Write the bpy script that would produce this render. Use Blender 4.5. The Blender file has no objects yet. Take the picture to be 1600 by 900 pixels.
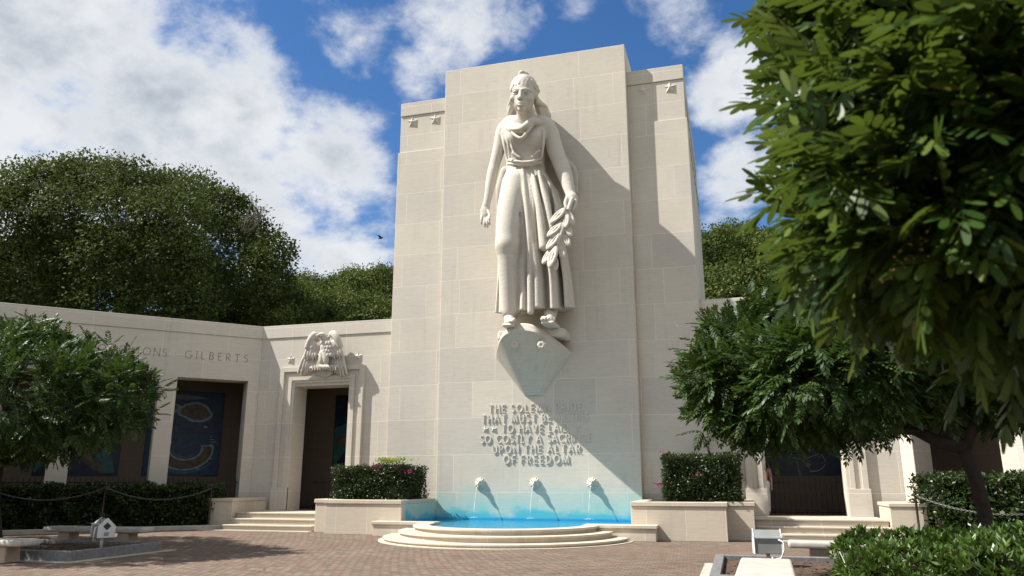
import bpy, math, random
import numpy as np
from mathutils import Vector, Euler

D = bpy.data
S = bpy.context.scene
COL = S.collection
rnd = random.Random(7)
rng = np.random.default_rng(11)
R = math.radians

# ------------------------------------------------------------------ camera, sky, sun, exposure
EYE = 1.57
PITCH, HEAD, FPX = 14.127, -15.95, 1200.0
cam = D.cameras.new('camera')
cam.sensor_width = 36.0
cam.lens = FPX / 1600 * 36
cam.clip_start = 0.1
cam.clip_end = 2000
cam.dof.use_dof = True
cam.dof.focus_distance = 26.5
cam.dof.aperture_fstop = 2.8
cam_o = D.objects.new('camera', cam)
COL.objects.link(cam_o)
cam_o.location = (0, 0, EYE)
cam_o.rotation_euler = (R(90 + PITCH), 0, R(-HEAD))
S.camera = cam_o

_p, _h = R(PITCH), R(HEAD)
_f = np.array([math.sin(_h) * math.cos(_p), math.cos(_h) * math.cos(_p), math.sin(_p)])
_r = np.array([math.cos(_h), -math.sin(_h), 0])
_u = np.cross(_r, _f)
C0 = np.array([0, 0, EYE])


def ray(x, y):
    return _f + _r * (x - 800) / FPX - _u * (y - 450) / FPX


def at(x, y, Y):
    d = ray(x, y)
    return C0 + d * (Y / d[1])


def at_plane(x, y, p, n):
    d = ray(x, y)
    p = np.asarray(p, float); n = np.asarray(n, float)
    return C0 + d * (n @ (p - C0)) / (n @ d)


def dirn(x, y):
    d = ray(x, y)
    return d / np.linalg.norm(d)


SUN_V = np.array([0.97, 0.38, -1.22])
SUN_V /= np.linalg.norm(SUN_V)
elev = math.asin(-SUN_V[2])
sun_az = math.atan2(-SUN_V[0], -SUN_V[1])

S.view_settings.view_transform = 'Standard'
S.view_settings.look = 'None'
S.view_settings.gamma = 1.0
S.view_settings.use_curve_mapping = False
S.view_settings.exposure = 1.35
SKY_STRENGTH = 0.07
SUN_STRENGTH = 3.6

sun = D.lights.new('sun', 'SUN')
sun.energy = SUN_STRENGTH
sun.angle = R(0.53)
sun.color = (1.0, 0.955, 0.88)
sun_o = D.objects.new('sun', sun)
COL.objects.link(sun_o)
sun_o.location = (-30, -12, 60)
sun_o.rotation_euler = Vector(SUN_V).to_track_quat('-Z', 'Y').to_euler()


class NT:
    """tiny helper round a node tree"""
    def __init__(s, tree):
        s.t = tree

    def n(s, typ, ins=None, **kw):
        nd = s.t.nodes.new(typ)
        for k, v in kw.items():
            setattr(nd, k, v)
        for k, v in (ins or {}).items():
            if isinstance(v, bpy.types.NodeSocket):
                s.t.links.new(v, nd.inputs[k])
            else:
                nd.inputs[k].default_value = v
        return nd

    def math(s, op, a, b=0.0, c=None, clamp=False):
        ins = {0: a, 1: b}
        if c is not None:
            ins[2] = c
        return s.n('ShaderNodeMath', ins, operation=op, use_clamp=clamp).outputs[0]

    def mix(s, f, a, b, typ='MIX'):
        nd = s.n('ShaderNodeMix', data_type='RGBA', blend_type=typ)
        for i, v in ((0, f), (6, a), (7, b)):
            if isinstance(v, bpy.types.NodeSocket):
                s.t.links.new(v, nd.inputs[i])
            else:
                nd.inputs[i].default_value = v
        return nd.outputs[2]

    def ramp(s, f, stops, interp='LINEAR'):
        nd = s.n('ShaderNodeValToRGB', {0: f})
        nd.color_ramp.interpolation = interp
        e = nd.color_ramp.elements
        while len(e) < len(stops):
            e.new(0.5)
        for el, (p, c) in zip(e, stops):
            el.position = p
            el.color = c if len(c) == 4 else (*c, 1)
        return nd.outputs[0]

    def maprange(s, v, a, b, c=0.0, d=1.0, smooth=False):
        return s.n('ShaderNodeMapRange', {0: v, 1: a, 2: b, 3: c, 4: d},
                   interpolation_type='SMOOTHSTEP' if smooth else 'LINEAR').outputs[0]

    def noise(s, vec, scale, detail=4.0, rough=0.5, dist=0.0):
        return s.n('ShaderNodeTexNoise', {'Vector': vec, 'Scale': scale, 'Detail': detail, 'Roughness': rough,
                                          'Distortion': dist}).outputs[0]

    def mapping(s, vec, scale=(1, 1, 1), loc=(0, 0, 0), rot=(0, 0, 0)):
        return s.n('ShaderNodeMapping', {'Vector': vec, 'Scale': scale, 'Location': loc, 'Rotation': rot}).outputs[0]


def build_world():
    w = D.worlds.new('World')
    S.world = w
    w.use_nodes = True
    t = w.node_tree
    t.nodes.clear()
    k = NT(t)
    sky = k.n('ShaderNodeTexSky', sky_type='NISHITA', sun_disc=False, sun_elevation=elev, sun_rotation=sun_az,
              air_density=1.0, dust_density=0.35, ozone_density=2.6, altitude=100.0)
    dirv = k.n('ShaderNodeTexCoord').outputs['Generated']
    # deeper, more saturated blue, as through a polarising filter
    hs = k.n('ShaderNodeHueSaturation', {'Hue': 0.505, 'Saturation': 1.26, 'Value': 0.78, 'Color': sky.outputs[0]}).outputs[0]
    sep = k.n('ShaderNodeSeparateXYZ', {0: dirv})
    # clouds lie on a flat layer overhead
    zz = k.math('ADD', k.math('MAXIMUM', sep.outputs[2], 0.0), 0.5)
    inv = k.math('DIVIDE', 1.0, zz)
    flat = k.n('ShaderNodeVectorMath', {0: dirv, 'Scale': inv}, operation='SCALE').outputs[0]
    n1 = k.noise(flat, 4.6, 12.0, 0.58, 0.1)
    n2 = k.noise(k.mapping(flat, loc=(3.1, 1.7, 0.4)), 15.0, 9.0, 0.62, 0.15)
    acc = None
    blobs = [(20, 60, .30, 1.0), (60, 250, .28, .9), (220, 170, .19, 1.0), (380, 200, .15, 1.0), (480, 240, .14, 1.0), (430, 300, .16, 1.0),
             (530, 200, .07, .8), (480, 350, .18, 1.0), (550, 390, .11, .95), (330, 290, .2, .7), (300, 20, .05, .35),
             (540, 55, .11, .62), (690, 45, .11, .62), (640, 105, .07, .6), (800, 30, .07, .45),
             (910, 10, .06, .45), (1070, 5, .10, .65), (1170, 95, .09, .72), (1120, 165, .06, .62),
             (1150, 295, .08, .85), (1125, 345, .05, .7), (1300, 200, .12, .35)]
    for x, y, rad, wgt in blobs:
        c = dirn(x, y)
        dd = k.n('ShaderNodeVectorMath', {0: dirv, 1: tuple(c)}, operation='DISTANCE').outputs['Value']
        v = k.maprange(dd, 0.0, rad * 1.35, wgt, 0.0, True)
        acc = v if acc is None else k.math('MAXIMUM', acc, v)
    # elsewhere, out of frame, heavy cloud cover raised to give pale fill light
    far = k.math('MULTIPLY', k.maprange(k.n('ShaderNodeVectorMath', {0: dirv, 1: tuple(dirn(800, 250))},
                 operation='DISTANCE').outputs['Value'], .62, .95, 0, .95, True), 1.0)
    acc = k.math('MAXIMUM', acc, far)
    dens = k.math('ADD', k.math('MULTIPLY', acc, 0.72), k.math('MULTIPLY', k.math('SUBTRACT', n1, 0.5), 1.55))
    dens = k.math('ADD', dens, k.math('MULTIPLY', k.math('SUBTRACT', n2, 0.5), 0.6))
    cov = k.maprange(dens, 0.27, 0.66, 0, 1, True)
    thick = k.maprange(dens, 0.45, 1.05, 0, 1, True)
    n3 = k.noise(k.mapping(flat, loc=(1.3, 4.0, 0)), 6.5, 7, 0.55, 0.1)
    shade = k.math('MULTIPLY', thick, k.maprange(n3, 0.38, 0.60, 0.0, 1.0, True))
    ccol = k.mix(shade, (4.6, 4.75, 4.95, 1), (2.3, 2.6, 3.05, 1))
    fin = k.mix(cov, hs, ccol)
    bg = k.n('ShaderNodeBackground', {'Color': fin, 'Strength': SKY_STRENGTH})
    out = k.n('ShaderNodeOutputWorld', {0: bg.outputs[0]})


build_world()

# ------------------------------------------------------------------ materials
MATS = {}


def new_mat(name):
    m = D.materials.new(name)
    m.use_nodes = True
    m.node_tree.nodes.clear()
    k = NT(m.node_tree)
    MATS[name] = m
    return m, k


def finish(k, bsdf, disp=None):
    k.n('ShaderNodeOutputMaterial', {0: bsdf})


def rgba(c):
    return (*c, 1.0)


def travertine(name, base=(0.56, 0.524, 0.462), blocks=True, stain=False, course=1.22, width=2.3, bump=0.35, warm=0.0):
    m, k = new_mat(name)
    if blocks:
        uv = k.n('ShaderNodeUVMap', uv_map='UVMap').outputs[0]
    else:
        o = k.n('ShaderNodeTexCoord').outputs['Object']
        s = k.n('ShaderNodeSeparateXYZ', {0: o})
        uv = k.n('ShaderNodeCombineXYZ', {0: k.math('ADD', s.outputs[0], k.math('MULTIPLY', s.outputs[1], .7)),
                                          1: s.outputs[2], 2: s.outputs[1]}).outputs[0]
    b = np.array(base)
    joint = None
    tint = rgba(base)
    if blocks:
        br = k.n('ShaderNodeTexBrick', {'Vector': uv, 'Scale': 1.0, 'Mortar Size': 0.0085, 'Mortar Smooth': 0.3, 'Bias': 0.0,
                                        'Brick Width': width, 'Row Height': course, 'Color1': (0, 0, 0, 1),
                                        'Color2': (1, 1, 1, 1), 'Mortar': (.5, .5, .5, 1)},
                 offset=0.37, offset_frequency=2, squash=0.62, squash_frequency=3)
        tint = k.ramp(br.outputs['Color'], [(0, rgba(b * [.90, .905, .92])), (.35, rgba(b * [1.01, .995, .97])), (.65, rgba(b * [.95, .955, .965])), (1, rgba(b * [1.06, 1.045, 1.02]))])
        joint = br.outputs['Fac']
    big = k.noise(uv, 0.35, 4, 0.55)
    tint = k.mix(1.0, tint, k.ramp(big, [(.25, (.9, .9, .92)), (.75, (1.07, 1.06, 1.04))]), 'MULTIPLY')
    st = k.noise(k.mapping(uv, (0.55, 9.0, 1)), 2.4, 7, 0.62, 0.25)
    tint = k.mix(1.0, tint, k.ramp(st, [(.3, (.93, .92, .905)), (.5, (1, 1, 1)), (.75, (1.03, 1.03, 1.02))]), 'MULTIPLY')
    st2 = k.noise(k.mapping(uv, (1.6, 26.0, 1.6)), 2.0, 5, 0.6, 0.4)
    tint = k.mix(k.maprange(st2, .62, .75, 0, .26), tint, (.20, .17, .14, 1))
    fine = k.noise(k.mapping(uv, (2.2, 30.0, 2.2)), 1.6, 6, 0.7, 0.6)
    tint = k.mix(1.0, tint, k.ramp(fine, [(.3, (.90, .89, .87)), (.55, (1, 1, 1)), (.8, (1.05, 1.05, 1.04))]), 'MULTIPLY')
    # rain streaks and old damp, in long vertical runs
    run = k.noise(k.mapping(uv, (3.4, .16, 3.4)), 1.5, 6, .62, .3)
    soil = k.math('MULTIPLY', k.maprange(run, .52, .72, 0, 1, True), k.maprange(k.noise(uv, .45, 3, .5), .42, .62, 0, .34, True))
    tint = k.mix(soil, tint, rgba(b * [.60, .585, .56]))
    pits = k.n('ShaderNodeTexVoronoi', {'Vector': k.mapping(uv, (3.2, 11, 1)), 'Scale': 1.6, 'Randomness': 1.0}).outputs['Distance']
    pit = k.math('MULTIPLY', k.maprange(pits, .05, .11, 1, 0), k.maprange(big, .5, .62, 0, 1))
    tint = k.mix(k.math('MULTIPLY', pit, .6), tint, (.13, .11, .09, 1))
    if joint is not None:
        tint = k.mix(k.math('MULTIPLY', joint, .75), tint, rgba(b * [1.3, 1.3, 1.3]))
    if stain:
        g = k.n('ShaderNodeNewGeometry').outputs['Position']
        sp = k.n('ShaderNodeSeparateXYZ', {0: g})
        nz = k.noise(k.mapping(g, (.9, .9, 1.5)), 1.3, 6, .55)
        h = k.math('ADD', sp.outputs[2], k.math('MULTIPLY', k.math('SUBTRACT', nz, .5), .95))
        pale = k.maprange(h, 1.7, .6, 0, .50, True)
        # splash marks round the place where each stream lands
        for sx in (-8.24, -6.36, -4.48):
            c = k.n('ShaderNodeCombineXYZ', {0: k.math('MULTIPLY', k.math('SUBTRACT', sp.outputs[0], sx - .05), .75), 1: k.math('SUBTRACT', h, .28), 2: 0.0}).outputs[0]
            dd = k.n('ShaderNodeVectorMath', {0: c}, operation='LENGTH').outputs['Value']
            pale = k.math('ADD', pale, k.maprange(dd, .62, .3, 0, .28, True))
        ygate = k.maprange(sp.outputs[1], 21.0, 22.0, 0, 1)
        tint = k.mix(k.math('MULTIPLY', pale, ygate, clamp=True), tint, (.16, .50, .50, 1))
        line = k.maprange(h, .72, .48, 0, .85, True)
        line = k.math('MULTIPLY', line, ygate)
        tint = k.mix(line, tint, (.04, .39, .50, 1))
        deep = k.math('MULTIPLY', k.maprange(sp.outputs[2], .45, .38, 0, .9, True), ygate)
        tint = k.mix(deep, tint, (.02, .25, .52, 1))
    hgt = k.math('ADD', k.math('MULTIPLY', st, .5 if blocks else .06), k.math('MULTIPLY', k.noise(uv, 28.0 if blocks else 16.0, 4, .6), .5))
    hgt = k.math('SUBTRACT', hgt, k.math('MULTIPLY', pit, .8))
    if joint is not None:
        hgt = k.math('SUBTRACT', hgt, k.math('MULTIPLY', joint, .35))
    bp = k.n('ShaderNodeBump', {'Strength': bump, 'Distance': 0.012 if blocks else .035, 'Height': hgt})
    p = k.n('ShaderNodeBsdfPrincipled', {'Base Color': tint, 'Roughness': 0.82, 'Specular IOR Level': 0.25, 'Normal': bp.outputs[0]})
    finish(k, p.outputs[0])
    return m


def plain(name, col, rough=.6, metal=0.0, var=.12, scale=6.0, bump=.1, spec=.4):
    m, k = new_mat(name)
    o = k.n('ShaderNodeTexCoord').outputs['Object']
    n = k.noise(o, scale, 6, .6)
    c = np.array(col)
    tint = k.ramp(n, [(.3, rgba(c * (1 - var))), (.7, rgba(c * (1 + var)))])
    bp = k.n('ShaderNodeBump', {'Strength': bump, 'Distance': 0.01, 'Height': k.noise(o, scale * 8, 4, .6)})
    p = k.n('ShaderNodeBsdfPrincipled', {'Base Color': tint, 'Roughness': rough, 'Metallic': metal, 'Specular IOR Level': spec,
                                         'Normal': bp.outputs[0]})
    finish(k, p.outputs[0])
    return m


def leafmat(name, c1, c2, c3, rough=.42, transl=.22, tcol=(.25, .38, .05), spec=.5, patch=1.0):
    m, k = new_mat(name)
    g = k.n('ShaderNodeNewGeometry')
    n = k.noise(g.outputs['Position'], patch, 3, .5)
    tint = k.ramp(g.outputs['Random Per Island'], [(0, rgba(c1)), (.55, rgba(c2)), (1, rgba(c3))])
    tint = k.mix(1.0, tint, k.ramp(n, [(.3, (.72, .76, .72)), (.7, (1.22, 1.18, 1.05))]), 'MULTIPLY')
    p = k.n('ShaderNodeBsdfPrincipled', {'Base Color': tint, 'Roughness': rough, 'Specular IOR Level': spec})
    t = k.n('ShaderNodeBsdfTranslucent', {0: k.mix(.5, tint, rgba(tcol))})
    mx = k.n('ShaderNodeMixShader', {0: transl, 1: p.outputs[0], 2: t.outputs[0]})
    finish(k, mx.outputs[0])
    return m


STONE = travertine('travertine_ashlar')
STONE_POOL = travertine('travertine_ashlar_stained', stain=True)
STONE_LOW = travertine('travertine_low_walls', base=(.53, .475, .395), course=3.0, width=1.7)
STONE_CARVED = travertine('carved_travertine', base=(.545, .51, .45), blocks=False, bump=.8)
STONE_STEP = travertine('travertine_steps', base=(.53, .475, .39), course=5.0, width=2.1)
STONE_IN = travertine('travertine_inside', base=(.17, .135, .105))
LETTER = plain('raised_letter_stone', (.58, .54, .475), .8)
LETTER_CUT = plain('incised_letter_shade', (.21, .175, .145), .9)  # dark colour stands for the shade inside the cut letters
CONCRETE = plain('concrete_bench', (.42, .40, .36), .85, var=.2, scale=4, bump=.35)
CONCRETE_LEG = plain('tan_concrete_leg', (.36, .29, .21), .85, var=.15, scale=5, bump=.35)
GRANITE = plain('grey_granite_kerb', (.16, .16, .165), .8, var=.3, scale=12, bump=.3)
KERB = plain('pale_kerb_stone', (.40, .37, .32), .85, var=.15, scale=5, bump=.3)
IRON = plain('black_iron', (.018, .017, .016), .55, .3, var=.3)
BRONZE = plain('dark_bronze', (.06, .05, .04), .5, .6, var=.3)
CHAIN = plain('grey_chain', (.13, .125, .12), .5, .7)
BARK = plain('dark_bark', (.035, .027, .022), .95, var=.4, scale=7, bump=1.0)
BARK_GREY = plain('grey_bark', (.13, .11, .09), .95, var=.4, scale=3, bump=1.0)
SOIL = plain('mulch', (.085, .055, .036), .95, var=.6, scale=14, bump=1.0)
WHITE_METAL = plain('white_painted_metal', (.62, .63, .62), .45, .0, var=.07, scale=3)
GREY_METAL = plain('grey_painted_metal', (.26, .28, .28), .45, .2, var=.1, scale=3)
GLASS_DARK = plain('dark_lamp_glass', (.03, .035, .04), .15, .0)
FLOORTILE = plain('brown_gallery_floor', (.10, .055, .04), .6, var=.25, scale=3)
BLACK = plain('black_paint', (.015, .015, .015), .6)
SKIN = plain('skin', (.42, .22, .15), .55)
CLOTH_W = plain('pale_cloth', (.62, .63, .66), .85)
CLOTH_P = plain('pink_cloth', (.30, .15, .14), .85)
CLOTH_D = plain('navy_cloth', (.035, .04, .06), .85)
HAIRM = plain('dark_hair', (.03, .02, .015), .6)
PAPER = plain('grey_map_panel', (.14, .17, .19), .7)
MAP_BLUE = plain('mosaic_blue', (.012, .038, .092), .45, var=.5, scale=5)
MAP_DEEP = plain('mosaic_navy', (.008, .02, .045), .45, var=.5, scale=5)
MAP_TEAL = plain('mosaic_teal', (.025, .105, .105), .45, var=.4, scale=5)
MAP_LAND = plain('mosaic_land', (.09, .07, .045), .5, var=.6, scale=6)
MAP_SURF = plain('mosaic_surf', (.22, .28, .29), .5, var=.3, scale=6)
LEAF_FERN = leafmat('fern_tree_leaf', (0.0117, 0.0273, 0.0065), (0.0247, 0.0546, 0.0117), (0.0546, 0.0975, 0.0195), .47, .18, (.14, .22, .03), spec=.25, patch=1.6)
LEAF_FERN_FRONT = leafmat('fern_tree_leaf_front', (.011, .028, .006), (.027, .062, .012), (.088, .125, .025), .38, .22, (.24, .34, .04), spec=.3, patch=3.0)
LEAF_BIG = leafmat('monkeypod_leaf', (.027, .041, .013), (.046, .066, .018), (.088, .105, .032), .7, .2, (.14, .18, .03), spec=.12, patch=.35)
LEAF_FAR = leafmat('hillside_leaf', (0.0354, 0.0553, 0.0177), (0.0663, 0.0950, 0.0265), (0.1215, 0.1459, 0.0398), .7, .2, (.16, .2, .03), spec=.1, patch=.2)
LEAF_HEDGE = leafmat('hedge_leaf', (0.0103, 0.0207, 0.0069), (0.0207, 0.0391, 0.0115), (0.0517, 0.0805, 0.0230), .34, .12, (.14, .2, .03), spec=.25, patch=2.5)
LEAF_SHRUB = leafmat('shrub_leaf', (.028, .06, .010), (.048, .098, .015), (.085, .14, .024), .36, .2, (.2, .3, .04), spec=.5, patch=2.5)
LEAF_LIME = leafmat('young_leaf', (.13, .2, .03), (.2, .3, .04), (.28, .36, .06), .4, .3)
PETAL = leafmat('bougainvillea_petal', (.14, .012, .06), (.22, .022, .10), (.28, .06, .15), .6, .3, (.5, .05, .2))
PANICLE = leafmat('panicle', (.16, .11, .03), (.24, .16, .04), (.32, .22, .07), .7, .2, (.4, .3, .06))


def brick_ground():
    m, k = new_mat('red_brick_setts')
    g = k.n('ShaderNodeNewGeometry').outputs['Position']
    v = k.mapping(g, rot=(0, 0, R(12)))
    wv = k.noise(g, .12, 2, .5)
    # gentle arcs in the courses
    s = k.n('ShaderNodeSeparateXYZ', {0: v})
    bend = k.math('MULTIPLY', k.math('SINE', k.math('MULTIPLY', s.outputs[0], .55)), .35)
    v = k.n('ShaderNodeCombineXYZ', {0: s.outputs[0], 1: k.math('ADD', s.outputs[1], bend), 2: 0.0}).outputs[0]
    br = k.n('ShaderNodeTexBrick', {'Vector': v, 'Scale': 1.0, 'Mortar Size': .013, 'Mortar Smooth': .3, 'Brick Width': .22,
                                    'Row Height': .14, 'Color1': (0, 0, 0, 1), 'Color2': (1, 1, 1, 1), 'Mortar': (.5, .5, .5, 1)}, offset=.5)
    col = k.ramp(br.outputs['Color'], [(0, (.085, .064, .05)), (.25, (.13, .098, .075)), (.5, (.17, .132, .104)), (.8, (.205, .168, .135)), (.92, (.20, .11, .08)), (1, (.23, .085, .062))])
    col = k.mix(1.0, col, k.ramp(k.noise(g, .5, 6, .62), [(.28, (.72, .72, .74)), (.72, (1.25, 1.22, 1.18))]), 'MULTIPLY')
    col = k.mix(br.outputs['Fac'], col, (.035, .028, .024, 1))
    fine = k.noise(g, 60, 4, .6)
    col = k.mix(.4, col, k.ramp(fine, [(.3, (.06, .045, .035)), (.7, (.33, .24, .19))]))
    col = k.mix(1.0, col, (.97, .98, .96, 1), 'MULTIPLY')
    h = k.math('SUBTRACT', k.math('ADD', k.math('MULTIPLY', br.outputs['Color'], .45), k.math('MULTIPLY', fine, .4)), k.math('MULTIPLY', br.outputs['Fac'], 1.0))
    bp = k.n('ShaderNodeBump', {'Strength': 1.0, 'Distance': .02, 'Height': h})
    p = k.n('ShaderNodeBsdfPrincipled', {'Base Color': col, 'Roughness': .88, 'Specular IOR Level': .25, 'Normal': bp.outputs[0]})
    finish(k, p.outputs[0])
    return m


BRICK = brick_ground()


def grass_mat():
    m, k = new_mat('lawn')
    g = k.n('ShaderNodeNewGeometry').outputs['Position']
    col = k.ramp(k.noise(g, 1.4, 8, .65), [(.3, (.03, .055, .015)), (.7, (.075, .11, .028))])
    p = k.n('ShaderNodeBsdfPrincipled', {'Base Color': col, 'Roughness': .95})
    finish(k, p.outputs[0])
    return m


LAWN = grass_mat()


def water_mat():
    m, k = new_mat('pool_water')
    g = k.n('ShaderNodeNewGeometry').outputs['Position']
    n = k.noise(g, 9, 4, .6, .5)
    bp = k.n('ShaderNodeBump', {'Strength': .7, 'Distance': .05, 'Height': n})
    p = k.n('ShaderNodeBsdfPrincipled', {'Base Color': (.012, .22, .36, 1), 'Roughness': .06, 'Specular IOR Level': .5, 'Normal': bp.outputs[0]})
    finish(k, p.outputs[0])
    return m


WATER = water_mat()


def jet_mat():
    m, k = new_mat('falling_water')
    p = k.n('ShaderNodeBsdfPrincipled', {'Base Color': (.85, .9, .92, 1), 'Roughness': .15, 'Transmission Weight': .35, 'IOR': 1.33})
    finish(k, p.outputs[0])
    return m


JET = jet_mat()


# ------------------------------------------------------------------ object helpers
def props(o, label=None, cat=None, group=None, kind=None):
    if label:
        o['label'] = label
    if cat:
        o['category'] = cat
    if group:
        o['group'] = group
    if kind:
        o['kind'] = kind
    return o


def thing(name, loc, label, cat, group=None):
    o = D.objects.new(name, None)
    COL.objects.link(o)
    o.location = tuple(float(v) for v in loc)
    o.empty_display_size = .3
    return props(o, label, cat, group)


def base_of(p):
    v = Vector((0, 0, 0))
    while p is not None:
        v += p.location
        p = p.parent
    return np.array(v)


def link(name, me, mat, parent=None, origin=None, smooth=False):
    o = D.objects.new(name, me)
    COL.objects.link(o)
    if mat:
        me.materials.append(mat)
    if parent is not None:
        o.parent = parent
    elif origin is not None:
        o.location = tuple(float(v) for v in origin)
    if smooth:
        me.polygons.foreach_set('use_smooth', [True] * len(me.polygons))
    return o


def poly_mesh(name, groups, offset=(0, 0, 0)):
    """groups: list of arrays (n, k, 3); every polygon has its own vertices"""
    me = D.meshes.new(name)
    groups = [np.asarray(g, np.float32) for g in groups if len(g)]
    V = np.concatenate([g.reshape(-1, 3) for g in groups]) - np.asarray(offset, np.float32)
    tot = np.concatenate([np.full(len(g), g.shape[1], np.int32) for g in groups])
    me.vertices.add(len(V))
    me.vertices.foreach_set('co', V.astype(np.float32).ravel())
    me.loops.add(len(V))
    me.loops.foreach_set('vertex_index', np.arange(len(V), dtype=np.int32))
    me.polygons.add(len(tot))
    st = np.concatenate([[0], np.cumsum(tot)[:-1]]).astype(np.int32)
    me.polygons.foreach_set('loop_start', st)
    me.polygons.foreach_set('loop_total', tot)
    me.update(calc_edges=True)
    return me


class MB:
    def __init__(s):
        s.v, s.f = [], []

    def add(s, verts, faces):
        n = len(s.v)
        s.v += [tuple(map(float, v)) for v in verts]
        s.f += [tuple(i + n for i in f) for f in faces]
        return s

    def box(s, x0, x1, y0, y1, z0, z1):
        return s.prism([(x0, y0), (x1, y0), (x1, y1), (x0, y1)], z0, z1)

    def prism(s, pts, z0, z1):
        n = len(pts)
        a = sum(pts[i][0] * pts[(i + 1) % n][1] - pts[(i + 1) % n][0] * pts[i][1] for i in range(n))
        if a < 0:
            pts = pts[::-1]
        z1s = z1 if hasattr(z1, '__len__') else [z1] * n
        v = [(p[0], p[1], z0) for p in pts] + [(p[0], p[1], z) for p, z in zip(pts, z1s)]
        f = [tuple(range(n - 1, -1, -1)), tuple(range(n, 2 * n))] + [(i, (i + 1) % n, n + (i + 1) % n, n + i) for i in range(n)]
        return s.add(v, f)

    def plate(s, pts, o, u, w, n, d0, d1):
        """polygon pts (a, b) in the plane o + a u + b w, extruded along n from d0 to d1"""
        o, u, w, n = (np.asarray(q, float) for q in (o, u, w, n))
        m = len(pts)
        ar = sum(pts[i][0] * pts[(i + 1) % m][1] - pts[(i + 1) % m][0] * pts[i][1] for i in range(m))
        if (ar < 0) != (np.cross(u, w) @ n < 0):
            pts = pts[::-1]
        v = [o + a * u + b * w + n * d0 for a, b in pts] + [o + a * u + b * w + n * d1 for a, b in pts]
        f = [tuple(range(m - 1, -1, -1)), tuple(range(m, 2 * m))] + [(i, (i + 1) % m, m + (i + 1) % m, m + i) for i in range(m)]
        return s.add(v, f)

    def tube(s, path, radii, sides=8, cap=True):
        path = [np.asarray(p, float) for p in path]
        if not hasattr(radii, '__len__'):
            radii = [radii] * len(path)
        rings = []
        prev = None
        for i, p in enumerate(path):
            t = path[min(i + 1, len(path) - 1)] - path[max(i - 1, 0)]
            t /= np.linalg.norm(t) + 1e-9
            if prev is None:
                a = np.array([0, 0, 1.0]) if abs(t[2]) < .9 else np.array([1.0, 0, 0])
                prev = np.cross(t, a)
            prev = prev - t * (prev @ t)
            prev /= np.linalg.norm(prev) + 1e-9
            b = np.cross(t, prev)
            rings.append([p + radii[i] * (math.cos(q) * prev + math.sin(q) * b) for q in np.arange(sides) * 2 * math.pi / sides])
        v = [q for r_ in rings for q in r_]
        f = []
        for i in range(len(path) - 1):
            for j in range(sides):
                f.append((i * sides + j, i * sides + (j + 1) % sides, (i + 1) * sides + (j + 1) % sides, (i + 1) * sides + j))
        if cap:
            f += [tuple(range(sides - 1, -1, -1)), tuple(range(len(v) - sides, len(v)))]
        return s.add(v, f)

    def lathe(s, prof, c, sides=16):
        v, f = [], []
        for r_, z in prof:
            v += [(c[0] + r_ * math.cos(a), c[1] + r_ * math.sin(a), c[2] + z) for a in np.arange(sides) * 2 * math.pi / sides]
        for i in range(len(prof) - 1):
            for j in range(sides):
                f.append((i * sides + j, i * sides + (j + 1) % sides, (i + 1) * sides + (j + 1) % sides, (i + 1) * sides + j))
        f += [tuple(range(sides - 1, -1, -1)), tuple(range(len(v) - sides, len(v)))]
        return s.add(v, f)

    def build(s, name, mat, parent=None, bevel=0.0, smooth=False, origin=None, seg=1):
        base = base_of(parent) if parent is not None else (np.zeros(3) if origin is None else np.asarray(origin, float))
        me = D.meshes.new(name)
        V = np.array(s.v)
        me.from_pydata([tuple(p) for p in V - base], [], s.f)
        me.update()
        uvl = me.uv_layers.new(name='UVMap')
        uv = np.zeros((len(me.loops), 2), np.float32)
        for p in me.polygons:
            n = p.normal
            for li in p.loop_indices:
                c = V[me.loops[li].vertex_index]
                if abs(n.z) > .7:
                    uv[li] = (c[0], c[1] * .3)
                else:
                    l = math.hypot(n.x, n.y)
                    uv[li] = ((-n.y * c[0] + n.x * c[1]) / l + (3.3 if abs(n.x) > .9 else 0), c[2])
        uvl.data.foreach_set('uv', uv.ravel())
        o = link(name, me, mat, parent, origin, smooth)
        if bevel:
            b = o.modifiers.new('edge', 'BEVEL')
            b.width = bevel
            b.segments = seg
            b.limit_method = 'ANGLE'
            b.angle_limit = R(40)
        return o


def clone(o, parent=None, loc=None, rotz=None):
    c = o.copy()
    COL.objects.link(c)
    if parent is not None:
        c.parent = parent
    if loc is not None:
        c.location = tuple(float(v) for v in loc)
    if rotz is not None:
        c.rotation_euler = (0, 0, rotz)
    return c


def copy_tree(o, loc, rotz=None, label=None):
    c = clone(o, None, loc, rotz)
    if label:
        c['label'] = label
    for ch in list(o.children):
        k = clone(ch, c)
        for g in list(ch.children):
            clone(g, k)
    return c


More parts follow.
